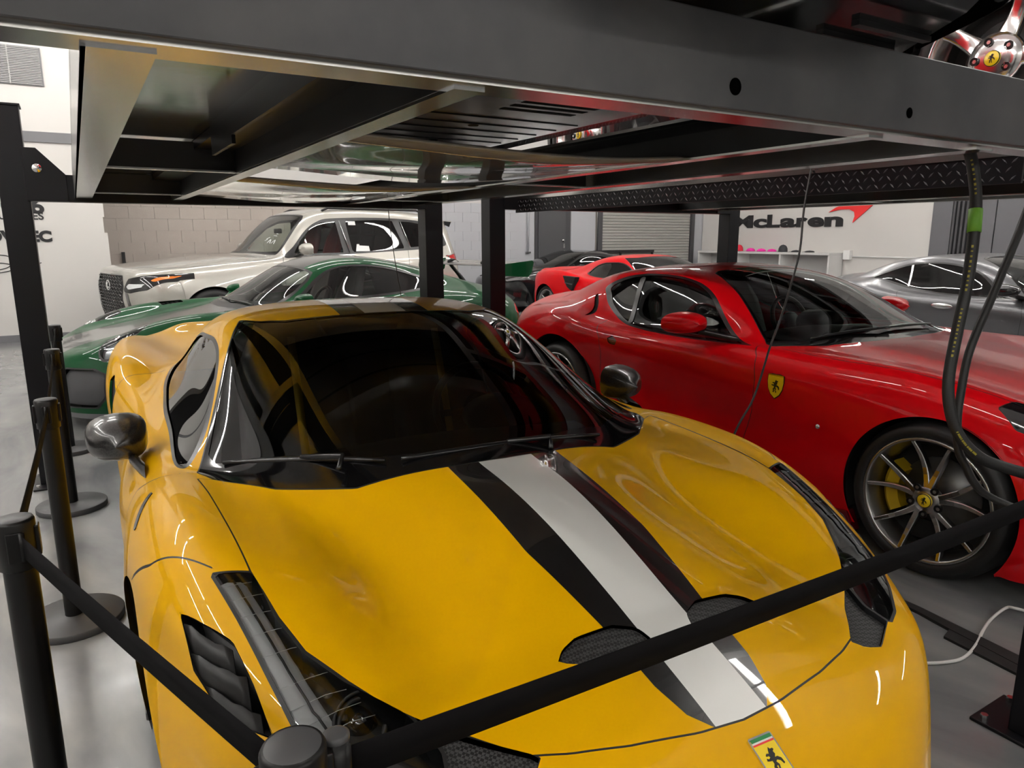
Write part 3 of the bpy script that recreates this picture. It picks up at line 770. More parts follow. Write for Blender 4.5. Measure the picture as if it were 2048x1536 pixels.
# ------------------------------------------------------------------ yellow sports car (nose at y = 0, faces -Y)
YNET = [
 [(0,.05,.12),(.22,.06,.12),(.42,.10,.12),(.58,.17,.12),(.70,.26,.12),(.79,.36,.12),(.86,.47,.12),(.91,.58,.12),(.93,.66,.12),(.935,.72,.12),(.93,.76,.11)],
 [(0,.00,.25),(.22,.012,.25),(.42,.05,.25),(.58,.12,.25),(.71,.21,.25),(.80,.31,.25),(.875,.43,.25),(.92,.55,.23),(.94,.65,.19),(.94,.72,.15),(.935,.76,.12)],
 [(0,.03,.43),(.22,.04,.43),(.42,.08,.43),(.58,.14,.43),(.71,.23,.43),(.80,.33,.43),(.875,.45,.41),(.925,.57,.36),(.945,.66,.27),(.945,.73,.18),(.94,.77,.13)],
 [(0,.07,.56),(.22,.08,.56),(.42,.115,.56),(.58,.175,.555),(.705,.26,.55),(.79,.36,.54),(.865,.47,.52),(.92,.59,.46),(.945,.68,.34),(.948,.74,.22),(.94,.78,.14)],
 [(0,.14,.635),(.22,.145,.635),(.42,.175,.635),(.57,.225,.63),(.68,.30,.625),(.77,.40,.61),(.85,.51,.58),(.91,.62,.51),(.945,.70,.38),(.95,.76,.24),(.94,.80,.14)],
 [(0,.26,.675),(.22,.265,.675),(.41,.285,.67),(.55,.33,.665),(.66,.40,.66),(.755,.49,.655),(.84,.59,.635),(.905,.69,.56),(.95,.77,.42),(.955,.82,.26),(.945,.85,.14)],
 [(0,.46,.715),(.22,.465,.71),(.40,.48,.70),(.54,.52,.70),(.65,.57,.71),(.745,.64,.72),(.835,.72,.70),(.91,.80,.61),(.955,.87,.45),(.96,.91,.27),(.945,.93,.14)],
 [(0,.72,.76),(.22,.725,.75),(.40,.74,.735),(.535,.77,.745),(.645,.81,.765),(.745,.86,.785),(.84,.92,.765),(.92,.98,.66),(.965,1.03,.48),(.965,1.06,.28),(.945,1.08,.14)],
 [(0,.95,.80),(.23,.96,.79),(.42,.985,.775),(.555,1.03,.78),(.66,1.07,.80),(.755,1.11,.82),(.85,1.15,.80),(.93,1.19,.69),(.97,1.22,.50),(.968,1.24,.28),(.945,1.26,.14)],
 [(0,1.13,.835),(.25,1.15,.835),(.46,1.22,.83),(.61,1.33,.825),(.70,1.42,.825),(.78,1.44,.825),(.865,1.45,.80),(.94,1.46,.69),(.965,1.48,.50),(.96,1.5,.28),(.94,1.5,.14)],
 [(0,1.36,.935),(.25,1.375,.93),(.45,1.43,.915),(.60,1.52,.885),(.72,1.60,.84),(.80,1.64,.825),(.88,1.66,.79),(.945,1.68,.68),(.955,1.7,.49),(.945,1.7,.28),(.925,1.7,.14)],
 [(0,1.75,1.08),(.24,1.765,1.07),(.43,1.81,1.045),(.565,1.88,1.00),(.675,1.93,.91),(.79,1.96,.84),(.885,1.97,.79),(.95,1.98,.67),(.955,1.98,.47),(.94,1.98,.27),(.915,1.98,.14)],
 [(0,2.10,1.175),(.23,2.11,1.168),(.41,2.14,1.145),(.525,2.19,1.10),(.645,2.24,.97),(.775,2.26,.85),(.885,2.27,.795),(.95,2.28,.66),(.95,2.28,.45),(.935,2.28,.26),(.91,2.28,.14)],
 [(0,2.45,1.205),(.23,2.45,1.20),(.41,2.47,1.18),(.525,2.50,1.125),(.64,2.53,1.0),(.77,2.55,.86),(.89,2.56,.805),(.955,2.57,.66),(.95,2.57,.45),(.94,2.57,.27),(.915,2.57,.14)],
 [(0,2.80,1.185),(.225,2.8,1.18),(.40,2.81,1.16),(.515,2.82,1.11),(.635,2.84,.995),(.775,2.86,.875),(.905,2.88,.84),(.965,2.88,.68),(.955,2.88,.46),(.95,2.88,.28),(.93,2.88,.14)],
 [(0,3.15,1.11),(.22,3.15,1.105),(.385,3.15,1.085),(.50,3.16,1.045),(.64,3.17,.96),(.79,3.18,.915),(.92,3.18,.905),(.98,3.18,.72),(.965,3.18,.48),(.96,3.18,.28),(.94,3.18,.14)],
 [(0,3.5,1.03),(.21,3.5,1.025),(.37,3.5,1.01),(.50,3.5,.97),(.66,3.5,.93),(.80,3.5,.95),(.915,3.5,.94),(.985,3.5,.76),(.98,3.5,.5),(.97,3.5,.28),(.95,3.5,.14)],
 [(0,3.9,.96),(.21,3.9,.955),(.37,3.9,.945),(.5,3.9,.92),(.66,3.9,.915),(.79,3.9,.935),(.90,3.9,.925),(.975,3.9,.76),(.975,3.9,.5),(.965,3.9,.28),(.945,3.9,.14)],
 [(0,4.27,.90),(.21,4.27,.90),(.37,4.26,.89),(.5,4.25,.88),(.65,4.23,.885),(.77,4.21,.895),(.875,4.19,.875),(.945,4.16,.72),(.95,4.14,.48),(.94,4.12,.28),(.92,4.1,.14)],
 [(0,4.52,.87),(.21,4.515,.87),(.37,4.50,.865),(.5,4.475,.855),(.64,4.43,.85),(.75,4.38,.85),(.85,4.33,.82),(.915,4.27,.68),(.925,4.23,.46),(.92,4.2,.28),(.9,4.18,.14)],
 [(0,4.55,.65),(.21,4.545,.65),(.37,4.53,.65),(.5,4.505,.65),(.63,4.46,.645),(.74,4.41,.63),(.84,4.36,.6),(.905,4.3,.5),(.92,4.26,.36),(.915,4.23,.24),(.9,4.2,.14)],
 [(0,4.45,.2),(.21,4.45,.2),(.37,4.44,.2),(.5,4.42,.2),(.63,4.39,.2),(.74,4.36,.19),(.83,4.33,.18),(.89,4.28,.17),(.91,4.25,.16),(.905,4.23,.15),(.89,4.21,.13)],
]
YNET = np.array(YNET)
for _i, _s in ((0, .95), (1, .95), (2, .95), (3, .955), (4, .96), (5, .965), (6, .97), (7, .975), (8, .98), (9, .985), (10, .99)):
    _w = np.array([0, 0, .1, .3, .6, .8, 1, 1.5, 1.9, 2.0, 2.1]); YNET[_i, :, 0] *= 1 - (1 - _s) * _w
for _i, _d in ((14, .02), (15, .045), (16, .055), (17, .05), (18, .03)):
    YNET[_i, 6:, 0] += _d; YNET[_i, 5, 0] += _d * .5
# raise of the front end: rows 4..10, per column
for _i, _r in ((4, (.005, .005, .005, .005, .005, .005, .005, .005, 0, 0, 0)), (5, (.02, .02, .02, .025, .03, .03, .025, .02, .01, 0, 0)),
               (6, (.042, .04, .04, .045, .05, .05, .045, .035, .02, 0, 0)), (7, (.06, .05, .045, .045, .05, .05, .045, .035, .02, 0, 0)),
               (8, (.06, .05, .035, .03, .03, .035, .035, .03, .02, 0, 0)), (9, (.038, .034, .025, .015, .012, .02, .025, .02, .01, 0, 0)), (10, (.012, .012, .01, .0, 0, 0, .005, 0, 0, 0, 0))):
    YNET[_i, :, 2] += np.array(_r)
for _i in (7, 8, 9): YNET[_i, 0, 2] += .015; YNET[_i, 1, 2] += .008
for _i, _c in ((10, {3: .012, 4: .015}), (11, {2: .012, 3: .045, 4: .03}), (12, {2: .03, 3: .058, 4: .035, 5: .02}), (13, {2: .035, 3: .062, 4: .04, 5: .02}), (14, {2: .035, 3: .062, 4: .04, 5: .01}), (15, {2: .03, 3: .06, 4: .03}), (16, {3: .03})):
    for _k, _d in _c.items(): YNET[_i, _k, 0] += _d
for _i, _k, _z in ((15, 4, -.055), (15, 5, -.02), (16, 4, -.06), (16, 5, -.03), (17, 4, -.045), (17, 5, -.02), (14, 5, -.012)): YNET[_i, _k, 2] += _z
for _i, _k, _z in ((5, 2, -.006), (6, 2, -.026), (7, 2, -.036), (8, 2, -.030), (9, 2, -.010), (6, 1, -.004), (7, 1, -.006), (8, 1, -.004), (7, 4, .006), (6, 4, .004)): YNET[_i, _k, 2] += _z
# ducktail
YNET[18, :5, 2] += .02; YNET[19, :5, 2] += .075; YNET[19, 5, 2] += .03
_dy = np.array([0, .005, .03, .07, .10, .11, .09, .05, .02, 0, 0])
for _i, _w in ((0, 2.2), (1, 2.2), (2, 2.2), (3, 1.6), (4, .8), (5, .15)): YNET[_i, :, 1] += _dy * _w
for _i, _w in ((1, .04), (2, .04), (3, .04), (4, .04), (5, .028), (6, .012)): YNET[_i, :, 0] *= 1 - _w * np.array([0, 0, .0, .15, .5, .8, 1, 1.1, 1.0, .9, .9])
#END
mat('paint_yellow', (.68, .355, .0004), .4, coat=.5, coat_rough=.012, spec=.05)
mat('stripe_white', (.70, .70, .67), .3, coat=1.0, coat_rough=.02)
mat('stripe_black', (.010, .009, .009), .25, coat=1.0, coat_rough=.02)

def mesh_grille_mat():
    m = bpy.data.materials.new('wire_mesh'); m.use_nodes = True; nt = m.node_tree; b = nt.nodes['Principled BSDF']
    tc = nt.nodes.new('ShaderNodeTexCoord'); mp = nt.nodes.new('ShaderNodeMapping'); mp.inputs['Rotation'].default_value = (.3, .2, PI / 4); mp.inputs['Scale'].default_value = (190, 190, 190)
    nt.links.new(tc.outputs['Object'], mp.inputs[0]); ck = nt.nodes.new('ShaderNodeTexChecker'); ck.inputs['Scale'].default_value = 1.0
    ck.inputs[1].default_value = (.004, .004, .004, 1); ck.inputs[2].default_value = (.05, .05, .05, 1); nt.links.new(mp.outputs[0], ck.inputs[0]); nt.links.new(ck.outputs[0], b.inputs['Base Color'])
    b.inputs['Roughness'].default_value = .5; MATS['wire_mesh'] = m
mesh_grille_mat()

WS_EDGE = [(.734, 1.517), (.70, 1.66), (.655, 1.83), (.60, 2.03), (.545, 2.22), (.512, 2.32)]
HOOD = [(0, 1.10), (.13, 1.108), (.39, 1.158), (.57, 1.275), (.70, 1.42), (.738, 1.44), (.721, 1.30), (.70, 1.06), (.681, .83), (.655, .692), (.627, .602), (.575, .522), (.535, .469), (.483, .418), (.428, .373), (.36, .302), (.30, .277), (.212, .252), (.09, .231), (0, .225)]
LAMP = [(.748, .852), (.680, .829), (.662, .692), (.634, .602), (.582, .522), (.505, .44), (.478, .36), (.488, .312), (.53, .333), (.60, .398), (.646, .45), (.667, .493), (.689, .585), (.717, .715)]
LOUV = [(.812, .822), (.775, .75), (.735, .680), (.715, .59), (.700, .500), (.735, .545), (.772, .610), (.80, .70)]
def mirror_poly(P): return P + [(-x, y) for x, y in P[::-1] if x != 0]

def half_white(y): return np.interp(y, [.2, .5, .9, 1.2, 2.1, 4], [.055, .060, .074, .080, .082, .082])
def half_black(y): return np.interp(y, [.22, .26, .32, .46, .7, 1.1, 2.1, 4], [.05, .088, .106, .118, .152, .160, .175, .175])

def ferrari_skin(res):
    """body of the mid-engined coupe, cut into its panels; used for the yellow car and the two cars on the lifts"""
    S = Skin(YNET, res)
    X, Y, Z = 0, 1, 2
    up = lambda V, lo: np.where(V[:, 2] > lo, 0, 1.)
    # windscreen with black base, side windows
    scr = [(0, 1.105), (.13, 1.113), (.39, 1.163), (.57, 1.281), (.70, 1.425)] + WS_EDGE + [(.46, 2.235), (.371, 2.175), (.175, 2.142), (0, 2.137)]
    glass = [(0, 1.20), (.2, 1.21), (.42, 1.275), (.60, 1.43), (.69, 1.535), (.70, 1.60), (.655, 1.80), (.60, 2.01), (.545, 2.20), (.50, 2.30), (.45, 2.22), (.371, 2.162), (.175, 2.130), (0, 2.125)]
    S.region('cowl', lambda V, Q: sdpoly(np.abs(V[:, 0]), V[:, 1], mirror_poly(scr)) + up(V, .7), gap=.004)
    S.region('windshield', lambda V, Q: sdpoly(np.abs(V[:, 0]), V[:, 1], mirror_poly(glass)) + up(V, .7), sel=('cowl',))
    win = [(3.42, 12.9), (3.30, 12.3), (3.35, 11.4), (3.75, 10.6), (4.45, 9.95), (4.80, 10.1), (4.92, 11.2), (4.95, 12.6), (4.85, 13.6), (4.45, 14.25), (3.9, 14.0), (3.55, 13.5)]
    wino = [(3.33, 13.0), (3.20, 12.3), (3.25, 11.35), (3.67, 10.5), (4.45, 9.82), (4.90, 9.98), (5.03, 11.2), (5.06, 12.6), (4.94, 13.7), (4.48, 14.4), (3.84, 14.12), (3.47, 13.56)]
    S.region('window_trim', SYM(lambda x, y, z, k, i: sdpoly(k, i, smooth_poly(wino))), gap=.0)
    S.region('side_window', SYM(lambda x, y, z, k, i: sdpoly(k, i, smooth_poly(win))), sel=('window_trim',))
    # lamps, louvres, S-duct, intakes
    S.region('lamp', lambda V, Q: sdpoly(np.abs(V[:, 0]), V[:, 1], LAMP) + up(V, .5), gap=.006)
    S.region('louvre', lambda V, Q: sdpoly(np.abs(V[:, 0]), V[:, 1], LOUV) + up(V, .64))
    S.region('intake', lambda V, Q: sdpoly(np.abs(V[:, 0]), V[:, 1], [(.428, .368), (.345, .292), (.365, .272), (.40, .266), (.49, .318), (.476, .36), (.50, .435)]) + up(V, .5), gap=.002)
    S.region('hood', lambda V, Q: sdpoly(np.abs(V[:, 0]), V[:, 1], mirror_poly(HOOD)) + up(V, .5), gap=.0035, sel=('body', 'seam'))
    S.region('duct', lambda V, Q: sdpoly(np.abs(V[:, 0]), V[:, 1], [(.045, .404), (.058, .44), (.10, .461), (.178, .463), (.214, .45), (.235, .428), (.19, .404)]) + up(V, .5), sel=('hood',))
    # stripes on hood and roof
    for src, nm in (('hood', 'hood'), ('body', 'roof')):
        lo = 0 if nm == 'hood' else 2.0
        S.region(nm + '_white', lambda V, Q: np.abs(V[:, 0]) - half_white(V[:, 1]) + np.where((V[:, 1] > lo) & (V[:, 2] > .6) & (V[:, 1] < 3.0), 0, 1.), sel=(src,))
        S.region(nm + '_black', lambda V, Q: np.abs(V[:, 0]) - half_black(V[:, 1]) + np.where((V[:, 1] > lo) & (V[:, 2] > .6) & (V[:, 1] < 3.0), 0, 1.), sel=(src,))
    # lower mouth, panel gaps
    S.region('mouth', lambda V, Q: sdpoly(np.abs(V[:, 0]), V[:, 2], [(-.62, .16), (.62, .16), (.70, .30), (.60, .40), (-.60, .40), (-.70, .30)]) + np.where(V[:, 1] < .6, 0, 1.), gap=.002)
    S.seam(VX, VY, [(.748, .872), (.80, .955), (.86, 1.05), (.90, 1.16)], .0018, ONTOP)
    S.seam(VY, VZ, [(1.53, .83), (1.60, .78), (1.62, .5), (1.7, .2)], .002, ONSIDE)
    S.seam(VY, VZ, [(2.98, .88), (3.0, .6), (2.75, .2)], .002, ONSIDE)
    S.region('side_slit', lambda V, Q: sdpoly(V[:, 1], V[:, 2], [(1.31, .77), (1.335, .79), (1.40, .83), (1.42, .828), (1.39, .80), (1.34, .765)]) + np.where(np.abs(V[:, 0]) > .75, 0, 1.))
    S.region('side_intake', lambda V, Q: sdpoly(V[:, 1], V[:, 2], [(2.98, .80), (3.10, .86), (3.14, .83), (3.08, .72), (3.02, .66)]) + np.where(np.abs(V[:, 0]) > .75, 0, 1.))
    S.region('tail', lambda V, Q: np.where(V[:, 1] > 4.30, V[:, 2] - .62, 1.))
    S.region('skirt', lambda V, Q: V[:, 2] - .19)
    arches(S, 1.13, 3.78, .34, .368, .372)
    return S

def ferrari_parts(S, t, paint, striped, first=True, hero=False):
    body = S.part('body', 'body_shell', paint, t)
    S.part('seam', 'panel_gaps', 'seal_black', body, kind='stuff'); S.part('cowl', 'cowl_panel', 'frit_black', t)
    S.part('windshield', 'windshield', 'glass_tint' if hero else 'glass_dark', t, off=-.002)
    for s in (-1, 1):
        S.part('side_window', 'side_window', 'glass_tint' if hero else 'glass_dark', t, off=-.006, side=s)
        S.part('window_trim', 'window_trim', 'trim_black', t, side=s)
        S.part('intake', 'brake_intake', 'wire_mesh', t, off=-.012, side=s)
        S.part('duct', 'hood_vent', 'wire_mesh', t, off=-.008, side=s)
        S.part('side_intake', 'side_intake', 'trim_black', t, off=-.01, side=s)
        S.part('side_slit', 'fender_badge_slot', 'carbon', t, off=.002, side=s)
    h = S.part('hood', 'hood', paint, t)
    for nm, par in (('hood', h), ('roof', body)):
        for q, m in (('_white', 'stripe_white'), ('_black', 'stripe_black')):
            S.part(nm + q, 'racing_stripe', m if striped else paint, par)
    S.part('mouth', 'front_grille', 'wire_mesh', t, off=-.02)
    S.part('tail', 'rear_grille', 'trim_black', t); S.part('skirt', 'lower_skirt', 'black_gloss', t)
    return body
def surf_z(S, x, y, zmin=.4):
    d = np.hypot(S.V[:, 0] - x, S.V[:, 1] - y) + np.where((S.N[:, 2] > .15) & (S.V[:, 2] > zmin), 0, 9.)
    j = int(d.argmin()); return S.V[j], S.N[j]

S_hero = ferrari_skin(.016)
yc = thing('sports_car', 'yellow sports coupe with black and white racing stripes under the lift', 'car')
yb_ = ferrari_parts(S_hero, yc, 'paint_yellow', True, hero=True)
def lamp_unit(S, t, s, hero):
    lens = S.part('lamp', 'headlight', 'lens_clear' if hero else 'black_gloss', t, off=-.001, side=s)
    if not hero: return
    mat('lamp_black', (.012, .012, .013), .3); mat('light_guide', (.60, .60, .60), .35); glass_mat('rib_glass', (.9, .9, .9))
    S.part('lamp', 'lamp_housing', 'lamp_black', lens, off=-.050, side=s)
    # rim wall between lens and housing
    P = [(s * x, y) for x, y in LAMP]
    top = [Vector(surf_z(S, x, y)[0]) for x, y in P]; nn = [Vector(surf_z(S, x, y)[1]) for x, y in P]
    top = [Vector((x, y, p.z)) for (x, y), p in zip(P, top)]
    MB().grid([[tuple(p) for p in top + top[:1]], [tuple(p - n * .052) for p, n in zip(top + top[:1], nn + nn[:1])]], smooth=False).build('lamp_wall', 'lamp_black', lens)
    def on(x, y, dep):
        p, n = surf_z(S, s * x, y); return Vector((s * x, y, p[2])) - Vector(n) * dep
    gp = [(.728, .825), (.705, .72), (.678, .60), (.652, .50), (.632, .44)]
    gp = spline(np.array(gp), 5)
    G = []
    for x, y in gp:
        c = on(x, y, .014); G.append([tuple(c + Vector((dx, 0, dz))) for dx, dz in ((-s * .034, -.012), (-s * .024, -.001), (0, .004), (s * .016, 0), (s * .024, -.010))])
    MB().grid(G).build('light_guide', 'light_guide', lens)
    MB().tube([tuple(on(x - .012, y, .007)) for x, y in gp], .0022, 5).build('guide_line', 'seal_black', lens)
    for f in np.linspace(.06, .94, 9):
        i = int(f * (len(gp) - 1)); x, y = gp[i]; w = .05 + .07 * f
        q = [tuple(on(min(x + .022, .74), y + .002, .004)), tuple(on(x - w * .4, y - .004, .004)), tuple(on(x - w * .75, y - .004, .005))]
        MB().tube(q, .0007, 4).build('lens_rib', 'light_guide', lens)
    c = on(.565, .470, .040)
    M = Matrix.Translation(c) @ Matrix.Rotation(R(50), 4, 'X')
    MB().lathe([(.040, -.04), (.042, .0), (.038, .005), (.034, .0), (.032, -.03)], 28, M=M).build('projector_ring', mat('bezel_grey', (.06, .06, .062), .35), lens)
    MB().lathe([(0, .006), (.014, .003), (.025, -.006), (.033, -.02)], 24, M=M).build('projector_lens', 'black_gloss', lens)
    # hood over the projector
    MB().lathe([(.044, -.03), (.047, .012)], 20, M=M, a0=R(10), a1=R(200)).build('projector_hood', 'bezel_grey', lens, solid=.004)
    for k in range(7):
        c2 = on(.667 - .012 * k, .77 - .047 * k, .040)
        MB().lathe([(0, .006), (.006, .004), (.008, 0)], 8, M=Matrix.Translation(c2)).build('led_dot', 'bezel_grey', lens)
mat('louvre_black', (.006, .0055, .0055), .45, spec=.3)
def louvre_unit(S, t, s):
    lv = S.part('louvre', 'fender_louvre', 'seal_black', t, off=-.045, side=s)
    P = [(s * x, y) for x, y in LOUV]; top = [surf_z(S, x, y) for x, y in P]
    T = [Vector((x, y, p[0][2])) for (x, y), p in zip(P, top)]; NN = [Vector(p[1]) for p in top]
    MB().grid([[tuple(p) for p in T + T[:1]], [tuple(p - n * .05) for p, n in zip(T + T[:1], NN + NN[:1])]], smooth=False).build('louvre_wall', 'trim_black', lv)
    for (ax, ay), (bx_, by) in (((.806, .795), (.737, .668)), ((.800, .735), (.722, .606)), ((.785, .665), (.711, .545))):
        rows = []
        for d, dy in ((.003, .0), (.012, -.030), (.034, -.062), (.048, -.070)):
            row = []
            for f in np.linspace(0, 1, 7):
                x = s * (ax + (bx_ - ax) * f); y = ay + (by - ay) * f + dy * (1 - .25 * f) - .010 * math.sin(PI * f); p, n = surf_z(S, x, max(y, .50)); row.append((x, y, p[2] - d))
            rows.append(row)
        MB().grid(rows).build('louvre_blade', 'louvre_black', lv, solid=.003)
for s in (-1, 1):
    lamp_unit(S_hero, yc, s, True); louvre_unit(S_hero, yc, s)
    mirror_pod(yc, s, .938, 1.86, .862, .086, .075, .070, 'carbon', (s * .865, 1.70, .80))
# inner wells behind the vents
interior(yc, 1.62, 2.10, .2, .62, stripe=mat('stripe_yellow', (.5, .32, .01), .6), wheel_side=1, dash_z=.82, roof=1.14, floor_z=.22, yb=2.78)
# wipers on the black cowl
for a, b, c in (((-.67, 1.50, .848), (-.30, 1.205, .885), (-.42, 1.25, .885)), ((-.26, 1.19, .887), (.36, 1.195, .872), (.15, 1.16, .886))):
    w = wiper(yc, a, b, .014)
    MB().tube([(c[0], c[1] - .04, c[2] + .0), (c[0] + .02, c[1], c[2] + .022), tuple((Vector(a) + Vector(b)) / 2 + Vector((0, 0, .02)))], .008, 6).build('wiper_arm', 'trim_black', w)
# nose badge
p, n = surf_z(S_hero, 0, .165); nv = Vector(n); rt = Vector((1, 0, 0)); bk = nv.cross(rt).normalized()
MBd = Matrix((rt, bk, nv)).transposed().to_4x4(); MBd.translation = Vector((0, .162, p[2])) + nv * .002
bd = thing('nose_badge', None, None, (0, 0, 0), 0, parent=yc)
def rrect(w, h, r, n=5):
    out = []
    for cx_, cy_, a0 in ((w - r, h - r, 0), (-w + r, h - r, PI / 2), (-w + r, -h + r, PI), (w - r, -h + r, 1.5 * PI)):
        out += [(cx_ + r * math.cos(a0 + i * PI / 2 / n), cy_ + r * math.sin(a0 + i * PI / 2 / n)) for i in range(n + 1)]
    return out
MB().prism(rrect(.0245, .036, .004), -.004, .003, 'z', MBd).build('badge_frame', 'chrome', bd)
MB().prism(rrect(.0215, .033, .003), .003, .0036, 'z', MBd).build('badge_field', 'badge_yellow', bd)
for k, c in enumerate(('green_band', 'stripe_white', 'swoosh_red')):
    mat('green_band', (.01, .2, .05), .4)
    MB().box(-.0215, .0215, .030 - .0028 * (k + 1), .030 - .0028 * k + .003 * (k == 0), .0036, .004, MBd).build('badge_band', c, bd)
hm = MB(); horse(hm, .030, MBd @ Matrix.Translation((0, -.006, .0036)), .0008); hm.build('badge_emblem', 'badge_black', bd)
for s in (-1, 1):      # small dark door release fins
    j = np.argmin(np.hypot(S_hero.V[:, 1] - 2.35, S_hero.V[:, 2] - .775) + np.where(s * S_hero.V[:, 0] > 0, 0, 9)); p = S_hero.V[j]
    MB().lathe([(0, -.075), (.016, -.06), (.026, 0), (.018, .05), (0, .07)], 14, 'y', Matrix.Translation((p[0] + s * .006, p[1], p[2])) @ Matrix.Diagonal((.6, 1, 1.1, 1))).build('door_handle', 'carbon', yc)
# lower bumper, splitter, sills, wheels
plan = [(-.82, 4.2), (-.88, 3.4), (-.82, 2.0), (-.80, 1.6), (-.72, .62), (-.5, .34), (-.25, .12), (0, .08), (.25, .12), (.5, .34), (.72, .62), (.80, 1.6), (.82, 2.0), (.88, 3.4), (.82, 4.2), (.6, 4.4), (-.6, 4.4)]
underbody(yc, plan)
sp = [(-.80, .80), (-.74, .60), (-.62, .40), (-.45, .20), (-.22, .07), (0, .03), (.22, .07), (.45, .20), (.62, .40), (.74, .60), (.80, .80)]
MB().prism(sp + [(.60, .82), (-.60, .82)], .085, .11).build('front_splitter', 'carbon', yc, bevel=.004)
for s in (-1, 1):
    MB().prism([(s * .86, 1.52), (s * .93, 1.58), (s * .955, 2.4), (s * .97, 3.3), (s * .84, 3.32)], .09, .115).build('side_skirt', 'carbon', yc, bevel=.003)
arch_liner(yc, 1.13, .368, .34, .84); arch_liner(yc, 3.78, .372, .34, .97)
for s in (-1, 1):
    wheel(yc, s, .865, 1.13, .338, .338, .262, .245, 'star', 'rim_dark', None, 'badge_yellow', detail=False)
    wheel(yc, s, .985, 3.78, .345, .345, .262, .30, 'star', 'rim_dark', None, 'badge_yellow', detail=False)
